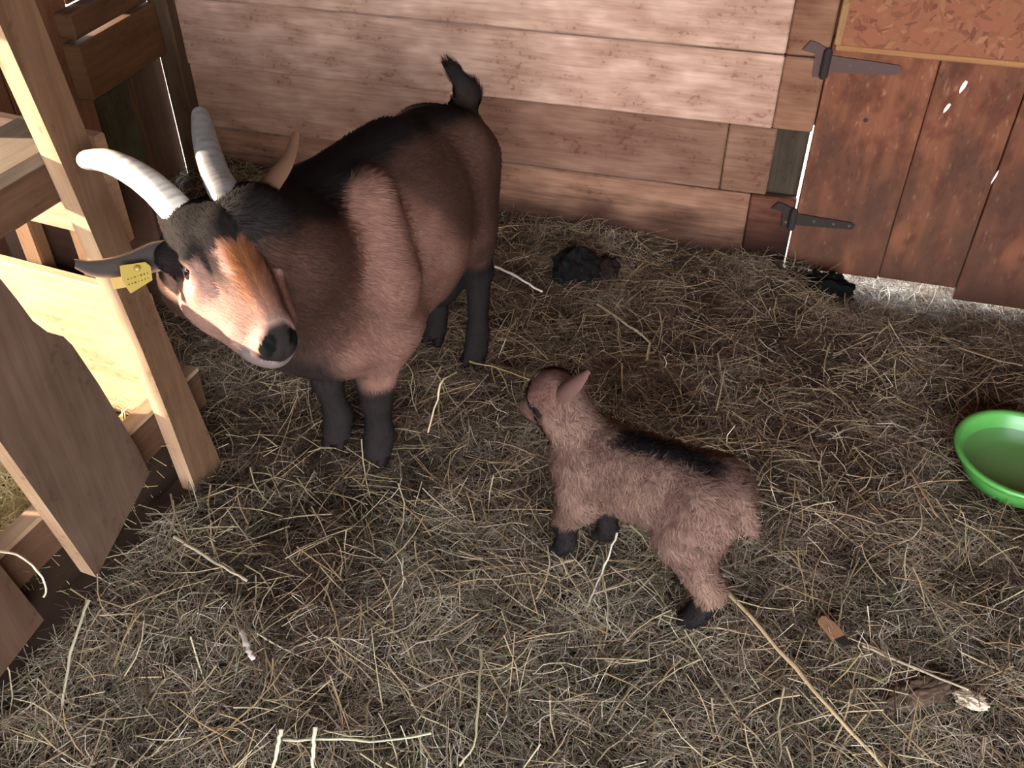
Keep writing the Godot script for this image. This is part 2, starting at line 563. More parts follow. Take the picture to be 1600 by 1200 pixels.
func build_left_wall() -> void:
	# local x runs from the corner towards the back (so the wall lies at negative x), z into the pen
	var w := base("wall_left", left_x)
	tag(w, "left wall of brown boards and a dull green panel", "wall", "", "structure")
	var br := lin(104, 80, 66)
	part("board", w, Vector3(0.155, 2.44, 0.03), Vector3(-0.093, 1.12, -0.015), br, mats.rail, 1)
	part("panel", w, Vector3(0.171, 0.66, 0.012), Vector3(-0.2505, 0.19, -0.024), lin(92, 100, 82), mats.pale, 1)
	part("rail", w, Vector3(0.345, 0.142, 0.05), Vector3(-0.2265, 0.487, 0.025), lin(126, 100, 76), mats.rail, 0)
	part("rail", w, Vector3(0.33, 0.062, 0.05), Vector3(-0.229, 0.600, 0.022), lin(116, 92, 72), mats.rail, 0)
	part("rail", w, Vector3(0.295, 0.14, 0.02), Vector3(-0.186, 0.702, -0.010), lin(116, 92, 72), mats.rail, 0)
	part("panel", w, Vector3(0.186, 1.68, 0.012), Vector3(-0.258, 1.50, -0.030), lin(96, 100, 86), mats.pale, 1)
	# boards beyond the slit, up to the added openings
	for k in 4:
		part("board", w, Vector3(0.135, 2.44, 0.026), Vector3(-0.4065 - k * 0.137, 1.12, -0.013), lin(150, 116, 94).lerp(lin(126, 98, 80), k % 2), mats.rail, 1)
	# wall round unseen openings, shaped so the sun falls only on chosen parts
	var full := [[0.893, 1.17], [2.15, 2.30], [2.30, 2.90], [2.90, 4.30]]
	for q in full:
		part("board", w, Vector3(q[1] - q[0] - 0.003, 2.44, 0.04), Vector3(-(q[0] + q[1]) / 2, 1.12, -0.02), br, mats.rail, 1)
	for q in [[1.17, 1.378, [[-0.1, 0.24], [0.75, 2.34]]], [1.378, 1.71, [[-0.1, 0.24], [1.13, 2.34]]], [1.71, 2.15, [[-0.1, 0.14], [0.335, 2.34]]]]:
		for y in q[2]:
			part("board", w, Vector3(q[1] - q[0] - 0.001, y[1] - y[0], 0.04), Vector3(-(q[0] + q[1]) / 2, (y[0] + y[1]) / 2, -0.02), br, mats.rail, 1)
	# slanting boards and chink added to steer sun onto the feeder's board edges
	for q in [[[1.380, 0.24], [1.421, 0.75], [1.378, 0.75], [1.378, 0.81], [1.71, 0.81], [1.71, 0.62], [1.686, 0.62], [1.628, 0.24]], [[1.644, 0.24], [1.702, 0.62], [1.71, 0.62], [1.71, 0.24]]]:
		var pv := PackedVector2Array()
		for p in q: pv.append(Vector2(-p[0], p[1]))
		obj("board", slab(pv, 0.04, br), mats.rail, w)


func build_shell() -> void:
	var c := obj("ceiling", plank(Vector3(6.4, 0.06, 5.8), lin(170, 140, 115), 0), mats.rail)
	c.position = Vector3(0.0, 2.37, -0.9)
	tag(c, "boarded ceiling of the stall", "ceiling", "", "structure")
	var r := obj("wall_right", plank(Vector3(0.05, 2.44, 4.6), lin(190, 150, 125), 2), mats.rail)
	r.position = Vector3(2.15, 1.12, -0.6)
	tag(r, "boarded right wall of the stall", "wall", "", "structure")
	var f := base("wall_front", Transform3D(Basis(), Vector3(0, 0, 1.6)))
	tag(f, "front wall with the wide open barn doorway", "wall", "", "structure")
	part("board", f, Vector3(1.3, 2.44, 0.05), Vector3(-1.85, 1.12, 0), lin(190, 150, 125), mats.rail, 1)
	part("board", f, Vector3(0.8, 2.44, 0.05), Vector3(2.0, 1.12, 0), lin(190, 150, 125), mats.rail, 1)


# ---------------------------------------------------------------- the feeder
func build_feeder() -> void:
	# local x: out into the pen, z: towards the viewer
	var f := base("hay_feeder", feed_x)
	tag(f, "wooden hay feeder of slanting boards with a post, beside the horned goat", "feeder")
	var dark := lin(150, 116, 98)
	var put := func(called: String, outline: Array, x0: float, t: float, tint: Color) -> MeshInstance3D:
		var pv := PackedVector2Array()
		for p in outline: pv.append(Vector2(-p[0], p[1]))
		var o := obj(called, slab(pv, t, tint, lin(216, 198, 182)), mats.rail, f)   # edges tinted paler, the sun on them put into the colour
		o.transform = Transform3D(Basis(Vector3(0, 0, -1), Vector3.UP, Vector3(1, 0, 0)), Vector3(x0, 0, 0))
		return o
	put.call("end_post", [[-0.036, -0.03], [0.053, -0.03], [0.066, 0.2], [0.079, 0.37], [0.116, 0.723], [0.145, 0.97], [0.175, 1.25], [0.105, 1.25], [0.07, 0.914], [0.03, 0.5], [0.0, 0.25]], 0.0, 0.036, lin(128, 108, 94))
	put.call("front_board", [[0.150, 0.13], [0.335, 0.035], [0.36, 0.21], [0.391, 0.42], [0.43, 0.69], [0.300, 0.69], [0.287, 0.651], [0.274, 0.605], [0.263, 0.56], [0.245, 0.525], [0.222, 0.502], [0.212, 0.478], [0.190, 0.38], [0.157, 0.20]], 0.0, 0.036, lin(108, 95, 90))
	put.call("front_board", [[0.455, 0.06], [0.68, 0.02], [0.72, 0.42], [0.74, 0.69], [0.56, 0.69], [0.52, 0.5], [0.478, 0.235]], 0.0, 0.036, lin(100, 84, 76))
	# sill behind the boards, top rail, end panel
	part("sill", f, Vector3(0.03, 0.085, 1.25), Vector3(-0.054, 0.152, 0.545), lin(112, 92, 80), mats.rail, 2)
	part("sill_lit_top", f, Vector3(0.036, 0.010, 1.25), Vector3(-0.057, 0.200, 0.545), lin(196, 182, 168), mats.rail, 2, 0.002)  # thin pale strip added as the sunlit top of the sill
	part("shaded_sill_foot", f, Vector3(0.02, 0.13, 1.25), Vector3(-0.070, 0.045, 0.545), lin(62, 50, 45), mats.rail, 2)  # lower sill front, the shade on it put into its dark tint
	part("top_rail", f, Vector3(0.13, 0.022, 0.26), Vector3(-0.103, 0.752, 0.16), lin(150, 146, 143), mats.rail, 2)
	part("fascia", f, Vector3(0.028, 0.066, 0.255), Vector3(-0.056, 0.706, 0.16), lin(112, 92, 80), mats.rail, 2)
	part("end_panel", f, Vector3(0.40, 0.33, 0.024), Vector3(-0.238, 0.262, -0.006), lin(242, 226, 204), mats.rail, 0)
	part("end_panel", f, Vector3(0.40, 0.20, 0.024), Vector3(-0.238, 0.640, -0.004), lin(226, 200, 186), mats.rail, 0)
	for x in [-0.185, -0.325]:
		part("upright", f, Vector3(0.045, 0.72, 0.03), Vector3(x, 0.40, -0.040), lin(150, 126, 106), mats.rail, 1)
	part("back_board", f, Vector3(0.40, 0.26, 0.02), Vector3(-0.238, 0.485, -0.075), lin(88, 70, 64), mats.rail, 0)


# ---------------------------------------------------------------- distance-field modelling
class Field:
	var o: Vector3
	var h: float
	var nx: int
	var ny: int
	var nz: int
	var d := PackedFloat32Array()

	func _init(lo: Vector3, hi: Vector3, cell: float) -> void:
		o = lo
		h = cell
		nx = int(ceil((hi.x - lo.x) / cell)) + 1
		ny = int(ceil((hi.y - lo.y) / cell)) + 1
		nz = int(ceil((hi.z - lo.z) / cell)) + 1
		d.resize(nx * ny * nz)
		d.fill(1.0)

	func cone(a: Vector3, ra: float, b: Vector3, rb: float, k: float, sub := false) -> void:
		var m := maxf(ra, rb) + k + 2.0 * h
		var lo := (a.min(b) - Vector3.ONE * m - o) / h
		var hi := (a.max(b) + Vector3.ONE * m - o) / h
		var x0 := maxi(0, int(lo.x))
		var x1 := mini(nx - 1, int(hi.x) + 1)
		var y0 := maxi(0, int(lo.y))
		var y1 := mini(ny - 1, int(hi.y) + 1)
		var z0 := maxi(0, int(lo.z))
		var z1 := mini(nz - 1, int(hi.z) + 1)
		var ba := b - a
		var q := 1.0 / maxf(ba.length_squared(), 1e-9)
		for z in range(z0, z1 + 1):
			for y in range(y0, y1 + 1):
				var i := (z * ny + y) * nx + x0
				var p := Vector3(x0 * h, y * h, z * h) + o - a
				for x in range(x0, x1 + 1):
					var t := clampf(p.dot(ba) * q, 0.0, 1.0)
					var v := (p - ba * t).length() - (ra + (rb - ra) * t)
					var w := d[i]
					if sub:
						v = -v
						var e := maxf(k - absf(v - w), 0.0) / k
						d[i] = maxf(v, w) + e * e * k * 0.25
					else:
						var e := maxf(k - absf(v - w), 0.0) / k
						d[i] = minf(v, w) - e * e * k * 0.25
					i += 1
					p.x += h

	func ball(c: Vector3, r: Vector3, k: float, bas := Basis(), sub := false) -> void:
		var m := maxf(r.x, maxf(r.y, r.z)) + k + 2.0 * h
		var lo := (c - Vector3.ONE * m - o) / h
		var hi := (c + Vector3.ONE * m - o) / h
		var inv := bas.transposed()
		for z in range(maxi(0, int(lo.z)), mini(nz - 1, int(hi.z) + 1) + 1):
			for y in range(maxi(0, int(lo.y)), mini(ny - 1, int(hi.y) + 1) + 1):
				for x in range(maxi(0, int(lo.x)), mini(nx - 1, int(hi.x) + 1) + 1):
					var p := inv * (Vector3(x * h, y * h, z * h) + o - c)
					var k0 := (p / r).length()
					var k1 := (p / (r * r)).length()
					var v := k0 * (k0 - 1.0) / maxf(k1, 1e-6)
					var i := (z * ny + y) * nx + x
					var w := d[i]
					if sub: v = -v
					var e := maxf(k - absf(v - w), 0.0) / k
					d[i] = (maxf(v, w) + e * e * k * 0.25) if sub else (minf(v, w) - e * e * k * 0.25)

	# sections along z: [z, centre y, half height, half width]
	func loft(sec: Array, k: float, pow_ := 2.0) -> void:
		for z in nz:
			var pz := o.z + z * h
			if pz < sec[0][0] - k or pz > sec[-1][0] + k: continue
			var j := 0
			while j < sec.size() - 2 and pz > sec[j + 1][0]: j += 1
			var t: float = clampf((pz - sec[j][0]) / (sec[j + 1][0] - sec[j][0]), 0.0, 1.0)
			var j0 := maxi(j - 1, 0)
			var j3 := mini(j + 2, sec.size() - 1)
			var cy := cubic_interpolate(sec[j][1], sec[j + 1][1], sec[j0][1], sec[j3][1], t)
			var ry := maxf(0.004, cubic_interpolate(sec[j][2], sec[j + 1][2], sec[j0][2], sec[j3][2], t))
			var rx := maxf(0.004, cubic_interpolate(sec[j][3], sec[j + 1][3], sec[j0][3], sec[j3][3], t))
			var over := maxf(sec[0][0] - pz, pz - sec[-1][0])
			var mr := minf(rx, ry)
			for y in ny:
				var py := (o.y + y * h - cy) / ry
				if absf(py) > 1.6 + k / ry: continue
				for x in nx:
					var px := (o.x + x * h) / rx
					var v := (sqrt(px * px + py * py) - 1.0) * mr
					if over > 0.0: v = maxf(v, over)
					if v > k + 0.05: continue
					var i := (z * ny + y) * nx + x
					var w := d[i]
					var e := maxf(k - absf(v - w), 0.0) / k
					d[i] = minf(v, w) - e * e * k * 0.25

	# surface nets -> [vertices, normals, indices]
	func mesh() -> Array:
		var v := PackedVector3Array()
		var idx := PackedInt32Array()
		var id := PackedInt32Array()
		id.resize(nx * ny * nz)
		id.fill(-1)
		var sx := 1
		var sy := nx
		var sz := nx * ny
		var off := [0, sx, sy, sx + sy, sz, sx + sz, sy + sz, sx + sy + sz]
		var ed := [[0, 1], [2, 3], [4, 5], [6, 7], [0, 2], [1, 3], [4, 6], [5, 7], [0, 4], [1, 5], [2, 6], [3, 7]]
		var cp := [Vector3(0, 0, 0), Vector3(1, 0, 0), Vector3(0, 1, 0), Vector3(1, 1, 0), Vector3(0, 0, 1), Vector3(1, 0, 1), Vector3(0, 1, 1), Vector3(1, 1, 1)]
		for z in nz - 1:
			for y in ny - 1:
				var i := (z * ny + y) * nx
				for x in nx - 1:
					var a := d[i]
					if absf(a) < 2.0 * h:
						var s := 0
						var q := PackedFloat32Array([a, d[i + sx], d[i + sy], d[i + sx + sy], d[i + sz], d[i + sx + sz], d[i + sy + sz], d[i + sx + sy + sz]])
						for k in 8:
							if q[k] < 0.0: s += 1
						if s > 0 and s < 8:
							var p := Vector3.ZERO
							var c := 0
							for e in ed:
								var u := q[e[0]]
								var w := q[e[1]]
								if (u < 0.0) != (w < 0.0):
									p += (cp[e[0]] as Vector3).lerp(cp[e[1]], u / (u - w))
									c += 1
							id[i] = v.size()
							v.append(o + (Vector3(x, y, z) + p / c) * h)
					i += 1
		for z in range(1, nz - 1):
			for y in range(1, ny - 1):
				var i := (z * ny + y) * nx + 1
				for x in range(1, nx - 1):
					if absf(d[i]) < 2.0 * h:
						var s := d[i] < 0.0
						if s != (d[i + sx] < 0.0): quad(idx, id[i - sy - sz], id[i - sz], id[i], id[i - sy], s)
						if s != (d[i + sy] < 0.0): quad(idx, id[i - sx - sz], id[i - sx], id[i], id[i - sz], s)
						if s != (d[i + sz] < 0.0): quad(idx, id[i - sx - sy], id[i - sy], id[i], id[i - sx], s)
					i += 1
		var n := PackedVector3Array()
		n.resize(v.size())
		for k in v.size():
			n[k] = grad(v[k])
		return [v, n, idx]

	func quad(idx: PackedInt32Array, a: int, b: int, c: int, e: int, inside: bool) -> void:
		if a < 0 or b < 0 or c < 0 or e < 0: return
		if inside: idx.append_array([a, c, b, a, e, c])
		else: idx.append_array([a, b, c, a, c, e])

	func at(p: Vector3) -> float:
		var q := (p - o) / h
		var x := clampi(int(q.x), 0, nx - 2)
		var y := clampi(int(q.y), 0, ny - 2)
		var z := clampi(int(q.z), 0, nz - 2)
		var f := q - Vector3(x, y, z)
		var i := (z * ny + y) * nx + x
		var sy := nx
		var sz := nx * ny
		var a := lerpf(lerpf(d[i], d[i + 1], f.x), lerpf(d[i + sy], d[i + sy + 1], f.x), f.y)
		var b := lerpf(lerpf(d[i + sz], d[i + sz + 1], f.x), lerpf(d[i + sz + sy], d[i + sz + sy + 1], f.x), f.y)
		return lerpf(a, b, f.z)

	func grad(p: Vector3) -> Vector3:
		var e := h
		return Vector3(at(p + Vector3(e, 0, 0)) - at(p - Vector3(e, 0, 0)), at(p + Vector3(0, e, 0)) - at(p - Vector3(0, e, 0)), at(p + Vector3(0, 0, e)) - at(p - Vector3(0, 0, e))).normalized()


# hairs on a skin: count of hairs, flow(p, n) -> direction, look(p) -> [colour, length]
func fur(v: PackedVector3Array, n: PackedVector3Array, idx: PackedInt32Array, count: int, flow: Callable, look: Callable, lift: float, width: float, messy: float, sd: int, jit := 0.16) -> ArrayMesh:
	var r := RandomNumberGenerator.new()
	r.seed = sd
	var cum := PackedFloat32Array()
	var total := 0.0
	for k in range(0, idx.size(), 3):
		total += (v[idx[k + 1]] - v[idx[k]]).cross(v[idx[k + 2]] - v[idx[k]]).length()
		cum.append(total)
	var ov := PackedVector3Array()
	var on := PackedVector3Array()
	var oc := PackedColorArray()
	var oi := PackedInt32Array()
	for q in count:
		var k := cum.bsearch(r.randf() * total) * 3
		if k >= idx.size(): continue
		var a := r.randf()
		var b := r.randf()
		if a + b > 1.0:
			a = 1.0 - a
			b = 1.0 - b
		var i0 := idx[k]
		var i1 := idx[k + 1]
		var i2 := idx[k + 2]
		var p := v[i0] + (v[i1] - v[i0]) * a + (v[i2] - v[i0]) * b
		var nn := (n[i0] + (n[i1] - n[i0]) * a + (n[i2] - n[i0]) * b).normalized()
		var lk: Array = look.call(p)
		var len_: float = lk[1] * r.randf_range(0.6, 1.2)
		if len_ < 0.001: continue
		var fl: Vector3 = flow.call(p, nn)
		# clumps share a sway
		var cl := Vector3(tnoise.get_noise_3dv(p * 55.0), tnoise.get_noise_3dv(p * 55.0 + Vector3(31, 7, 3)), tnoise.get_noise_3dv(p * 55.0 + Vector3(5, 77, 19))) * messy
		fl += cl + Vector3(r.randf() - 0.5, r.randf() - 0.5, r.randf() - 0.5) * 0.35 * messy
		fl = (fl - nn * fl.dot(nn))
		if fl.length() < 1e-4: continue
		fl = fl.normalized()
		var lf := lift * r.randf_range(0.5, 1.5)
		var d0 := (fl + nn * lf).normalized()
		var d1 := (fl + nn * lf * 0.25).normalized()
		var side := nn.cross(fl).normalized() * width * 0.5 * r.randf_range(0.7, 1.3)
		var c: Color = lk[0]
		var j := 1.0 + r.randf_range(-jit, jit) + jit * 1.2 * tnoise.get_noise_3dv(p * 90.0)
		c = Color(c.r * j, c.g * j, c.b * j)
		var s := ov.size()
		var root := p - nn * 0.001
		var mid := root + d0 * len_ * 0.5
		ov.append(root - side)
		ov.append(root + side)
		ov.append(mid - side * 0.8)
		ov.append(mid + side * 0.8)
		ov.append(mid + d1 * len_ * 0.5)
		var hn := (nn + fl * 0.15).normalized()
		for z in 5:
			on.append(hn)
			oc.append(c)
		oi.append_array([s, s + 2, s + 1, s + 1, s + 2, s + 3, s + 2, s + 4, s + 3])
	return arrays_mesh(ov, on, oc, PackedVector2Array(), oi)


# appends `b` (vertices, normals, indices) moved by x to `a`
func join(a: Array, b: Array, x: Transform3D) -> void:
	var s: int = a[0].size()
	var v: PackedVector3Array = a[0]
	var n: PackedVector3Array = a[1]
	var id: PackedInt32Array = a[2]
	for p: Vector3 in b[0]: v.append(x * p)
	for p: Vector3 in b[1]: n.append((x.basis * p).normalized())
	for i: int in b[2]: id.append(i + s)
	a[0] = v
	a[1] = n
	a[2] = id


# an ear: a cupped leaf along a curve; `out` is the way the hollow faces
func ear(pts: Array, widths: Array, out: Vector3, cup: float, inner: Color, outer: Color, rim: Color) -> ArrayMesh:
	var cv := Curve3D.new()
	for p in pts: cv.add_point(p)
	var v := PackedVector3Array()
	var n := PackedVector3Array()
	var c := PackedColorArray()
	var idx := PackedInt32Array()
	var nu := 22
	var nw := 10
	for face in 2:
		var s := v.size()
		for i in nu + 1:
			var t := float(i) / nu
			var f := t * (pts.size() - 1)
			var k := mini(int(f), pts.size() - 2)
			var ft := f - k
			var km := maxi(k - 1, 0)
			var kp := mini(k + 2, pts.size() - 1)
			var p: Vector3 = (pts[k] as Vector3).cubic_interpolate(pts[k + 1], pts[km], pts[kp], ft)
			var p2: Vector3 = (pts[k] as Vector3).cubic_interpolate(pts[k + 1], pts[km], pts[kp], ft + 0.02)
			var wdt := maxf(0.0012, cubic_interpolate(widths[k], widths[k + 1], widths[km], widths[kp], ft))
			var d := (p2 - p).normalized()
			var o := (out - d * out.dot(d)).normalized()
			var side := d.cross(o)
			for j in nw + 1:
				var w := float(j) / nw * 2.0 - 1.0
				var a := w * cup
				var q := p + side * (sin(a) / sin(cup)) * wdt + o * ((1.0 - cos(a)) / sin(cup)) * wdt
				var nn := (o * cos(a) - side * sin(a)).normalized()
				var th := 0.0016 * (1.0 - w * w * 0.8)
				v.append(q - nn * (0.0 if face == 0 else th + 0.001))
				n.append(nn if face == 0 else -nn)
				var edge := smoothstep(0.72, 1.0, absf(w))
				c.append(inner.lerp(rim, edge) if face == 0 else outer)
		for i in nu:
			for j in nw:
				var a := s + i * (nw + 1) + j
				var b := a + nw + 1
				if face == 0: idx.append_array([a, b, a + 1, a + 1, b, b + 1])
				else: idx.append_array([a, a + 1, b, a + 1, b + 1, b])
	# close the rim
	var m := (nu + 1) * (nw + 1)
	for i in nu:
		for j in [0, nw]:
			var a: int = i * (nw + 1) + j
			var b: int = a + nw + 1
			idx.append_array([a, b, a + m, b, b + m, a + m])
	for j in nw:
		var a := nu * (nw + 1) + j
		idx.append_array([a, a + 1, a + m, a + 1, a + m + 1, a + m])
	return arrays_mesh(v, n, c, PackedVector2Array(), idx)


func horn(pts: Array, rad: Array, k_light: Color, k_dark: Color) -> ArrayMesh:
	var p := PackedVector3Array()
	var r := PackedFloat32Array()
	var m := 60
	for i in m + 1:
		var f := float(i) / m * (pts.size() - 1)
		var k := mini(int(f), pts.size() - 2)
		var ft := f - k
		var km := maxi(k - 1, 0)
		var kp := mini(k + 2, pts.size() - 1)
		p.append((pts[k] as Vector3).cubic_interpolate(pts[k + 1], pts[km], pts[kp], ft))
		var t := float(i) / m
		var rr := cubic_interpolate(rad[k], rad[k + 1], rad[km], rad[kp], ft)
		rr *= 1.0 + (0.018 * sin(t * 62.0 + 3.0 * sin(t * 9.0)) + 0.03 * tnoise.get_noise_2d(t * 30.0, rad[0] * 900.0)) * (1.0 - t)
		if t > 0.93: rr *= sqrt(maxf(0.02, 1.0 - pow((t - 0.93) / 0.07, 2.0)))
		r.append(rr)
	return tube(p, r, 16, func(t, a): return k_light.lerp(k_dark, clampf(0.35 + 0.6 * tnoise.get_noise_2d(t * 22.0, sin(a) * 2.0) + 0.10 * sin(t * 62.0 + 3.0 * sin(t * 9.0)), 0.0, 1.0)), 0.88)


# ---------------------------------------------------------------- the nanny goat
func build_goat() -> void:
	var F := Vector3(-0.4801, 0, 0.8772)
	var L := Vector3(F.z, 0, -F.x)
	var x := Transform3D(Basis(L, Vector3.UP, F), Vector3(-0.22, 0, -1.68))
	var g := base("goat", x)
	tag(g, "large horned brown goat with black back stripe and black legs, turning its head", "goat")
	var fd := Field.new(Vector3(-0.22, -0.01, -0.36), Vector3(0.24, 0.76, 0.56), 0.008)
	fd.loft([[-0.285, 0.50, 0.02, 0.015], [-0.255, 0.50, 0.075, 0.052], [-0.20, 0.485, 0.115, 0.085], [-0.12, 0.470, 0.155, 0.098], [-0.04, 0.452, 0.182, 0.140], [0.05, 0.450, 0.190, 0.165], [0.15, 0.458, 0.182, 0.150], [0.23, 0.470, 0.170, 0.128], [0.29, 0.475, 0.150, 0.105], [0.345, 0.475, 0.10, 0.07], [0.37, 0.475, 0.02, 0.015]], 0.03)
	# withers, chest, brisket, neck
	fd.cone(Vector3(0, 0.60, 0.24), 0.05, Vector3(0, 0.60, 0.02), 0.05, 0.05)
	fd.ball(Vector3(0, 0.39, 0.27), Vector3(0.105, 0.135, 0.085), 0.05)
	fd.ball(Vector3(-0.055, 0.330, 0.25), Vector3(0.105, 0.105, 0.10), 0.05)
	fd.ball(Vector3(-0.125, 0.325, 0.235), Vector3(0.100, 0.105, 0.11), 0.05)
	fd.ball(Vector3(0.02, 0.335, 0.20), Vector3(0.12, 0.09, 0.12), 0.05)
	fd.cone(Vector3(0.005, 0.52, 0.27), 0.115, Vector3(0.045, 0.60, 0.40), 0.088, 0.05)
	fd.cone(Vector3(0.045, 0.60, 0.40), 0.088, Vector3(0.076, 0.685, 0.480), 0.070, 0.04)
	fd.cone(Vector3(0.02, 0.47, 0.30), 0.095, Vector3(0.065, 0.60, 0.44), 0.075, 0.05)
	# shoulders and fore legs
	for s in [1.0, -1.0]:
		var fx: float = 0.060 if s > 0 else -0.046
		fd.cone(Vector3(s * 0.082, 0.612 if s > 0 else 0.575, 0.205), 0.046, Vector3(s * 0.116, 0.47, 0.235), 0.064, 0.032)
		fd.cone(Vector3(s * 0.112, 0.47, 0.245), 0.060, Vector3(s * 0.095, 0.35, 0.205), 0.056, 0.04)
		fd.cone(Vector3(s * 0.095, 0.35, 0.205), 0.054, Vector3(lerpf(fx, s * 0.08, 0.5), 0.215, 0.228), 0.036, 0.03)
		fd.cone(Vector3(lerpf(fx, s * 0.08, 0.5), 0.215, 0.228), 0.036, Vector3(lerpf(fx, s * 0.08, 0.3), 0.165, 0.230), 0.030, 0.015)
		fd.cone(Vector3(lerpf(fx, s * 0.08, 0.3), 0.165, 0.230), 0.029, Vector3(fx, 0.075, 0.224), 0.026, 0.015)
		fd.cone(Vector3(fx, 0.075, 0.224), 0.030, Vector3(fx, 0.035, 0.236), 0.031, 0.015)
		# haunch and hind legs
		var hx: float = 0.072 if s > 0 else -0.060
		var hz: float = 0.0 if s > 0 else -0.03
		fd.cone(Vector3(s * 0.050, 0.545, -0.15), 0.060, Vector3(s * 0.070, 0.40, -0.105 + hz), 0.066, 0.05)
		fd.cone(Vector3(s * 0.048, 0.50, -0.210), 0.048, Vector3(s * 0.066, 0.36, -0.165 + hz), 0.042, 0.05)
		fd.cone(Vector3(s * 0.070, 0.38, -0.115 + hz), 0.056, Vector3(s * 0.072, 0.25, -0.170 + hz), 0.032, 0.04)
		fd.cone(Vector3(s * 0.072, 0.25, -0.172 + hz), 0.028, Vector3(hx, 0.085, -0.160 + hz), 0.022, 0.02)
		fd.cone(Vector3(hx, 0.085, -0.160 + hz), 0.026, Vector3(hx, 0.035, -0.148 + hz), 0.029, 0.015)
	# udder, tail
	fd.ball(Vector3(0.0, 0.265, -0.10), Vector3(0.07, 0.085, 0.075), 0.03)
	fd.cone(Vector3(0, 0.545, -0.235), 0.030, Vector3(0, 0.61, -0.268), 0.022, 0.03)
	fd.cone(Vector3(0, 0.61, -0.268), 0.022, Vector3(-0.012, 0.672, -0.228), 0.011, 0.02)
	var skin := fd.mesh()
	# head on a grid of its own; x: its left, y: from nose to poll, z: out of the face
	var cr := Basis(Vector3.RIGHT, deg_to_rad(-39.5))
	var head_w := Transform3D(cr * Basis(Vector3(0.7835, 0.3654, -0.5027), Vector3(-0.5143, 0.8352, -0.1945), Vector3(0.3488, 0.4109, 0.8423)).scaled_local(Vector3.ONE * 1.02), Vector3(-0.4037, 0.6781, -1.1674))
	var head := x.affine_inverse() * head_w
	var hf := Field.new(Vector3(-0.10, -0.20, -0.15), Vector3(0.10, 0.125, 0.085), 0.0038)
	hf.ball(Vector3(0, 0.042, -0.030), Vector3(0.058, 0.062, 0.066), 0.02)
	hf.cone(Vector3(0, 0.015, -0.016), 0.053, Vector3(0, -0.112, -0.014), 0.030, 0.02)
	hf.cone(Vector3(0, 0.03, 0.012), 0.034, Vector3(0, -0.122, 0.006), 0.021, 0.02)
	hf.ball(Vector3(0, -0.138, -0.012), Vector3(0.030, 0.031, 0.030), 0.015)
	hf.ball(Vector3(0, -0.143, -0.040), Vector3(0.026, 0.024, 0.022), 0.012)
	for s in [1.0, -1.0]:
		hf.ball(Vector3(s * 0.038, -0.018, -0.058), Vector3(0.032, 0.055, 0.042), 0.025)
		hf.cone(Vector3(s * 0.036, -0.020, -0.075), 0.035, Vector3(s * 0.018, -0.120, -0.044), 0.025, 0.025)
		hf.cone(Vector3(s * 0.040, -0.022, -0.030), 0.023, Vector3(s * 0.030, -0.100, -0.026), 0.019, 0.018)
		hf.cone(Vector3(s * 0.047, 0.022, 0.004), 0.017, Vector3(s * 0.057, -0.002, -0.006), 0.013, 0.014)
		hf.ball(Vector3(s * 0.0665, -0.003, -0.012), Vector3(0.011, 0.012, 0.013), 0.006, Basis(), true)
		hf.ball(Vector3(s * 0.054, -0.024, -0.022), Vector3(0.013, 0.016, 0.018), 0.02)
		hf.cone(Vector3(s * 0.033, 0.060, 0.000), 0.028, Vector3(s * 0.038, 0.088, -0.012), 0.0245, 0.02)
		hf.cone(Vector3(s * 0.050, 0.045, -0.045), 0.024, Vector3(s * 0.064, 0.050, -0.05), 0.019, 0.02)
		hf.cone(Vector3(s * 0.014, -0.158, 0.008), 0.0048, Vector3(s * 0.027, -0.142, 0.010), 0.0060, 0.004, true)
		hf.cone(Vector3(s * 0.010, -0.166, -0.027), 0.0032, Vector3(s * 0.044, -0.118, -0.030), 0.0030, 0.004, true)
	hf.cone(Vector3(0, -0.163, 0.008), 0.0024, Vector3(0, -0.171, -0.02), 0.0024, 0.004, true)
	hf.cone(Vector3(0, 0.05, -0.065), 0.070, Vector3(0, 0.045, -0.15), 0.074, 0.02)
	var hsk := hf.mesh()

	# coat colours
	var brown := lin(94, 66, 57)
	var lightb := lin(118, 87, 77)
	var darkb := lin(60, 43, 37)
	var black := lin(34, 30, 29)
	var body_look := func(p: Vector3) -> Array:
		var nz := tnoise.get_noise_3dv(p * 9.0)
		var c := brown.lerp(lightb, clampf(0.35 + nz * 0.8, 0.0, 1.0))
		var l := 0.016
		# shoulder and flank paler, rump and haunch darker
		c = c.lerp(darkb, smoothstep(0.018, -0.045, p.z + 0.8 * (0.42 - p.y) + nz * 0.03) * 0.85)
		c = c.lerp(darkb, smoothstep(0.30, 0.42, p.z) * 0.5)
		# the neck and the front of the chest are darker than the shoulder blade
		c = c.lerp(darkb, smoothstep(0.27, 0.33, p.z - 0.5 * maxf(0.0, 0.45 - p.y) + nz * 0.02) * 0.7)
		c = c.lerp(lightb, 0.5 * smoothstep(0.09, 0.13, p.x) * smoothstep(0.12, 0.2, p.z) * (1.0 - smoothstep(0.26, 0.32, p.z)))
		# black stripe along the back and nape
		var top := 0.655 - 0.25 * maxf(0.0, -0.08 - p.z) + maxf(0.0, p.z - 0.28) * 0.55
		var ang := absf(p.x - maxf(0.0, p.z - 0.25) * 0.3) * 0.9 + maxf(0.0, top - p.y) * 0.8
		var wide := 0.045 * smoothstep(0.24, 0.32, p.z)
		c = c.lerp(black, 1.0 - smoothstep(0.045 + wide, 0.085 + wide, ang + nz * 0.02))
		# belly line, udder
		if p.z < 0.16 and p.z > -0.2: c = c.lerp(black, smoothstep(0.31, 0.275, p.y + nz * 0.02))
		c = c.lerp(black, smoothstep(0.285, 0.25, p.y) * smoothstep(0.34, 0.26, p.z) * (1.0 if p.z < 0.15 else 0.0))
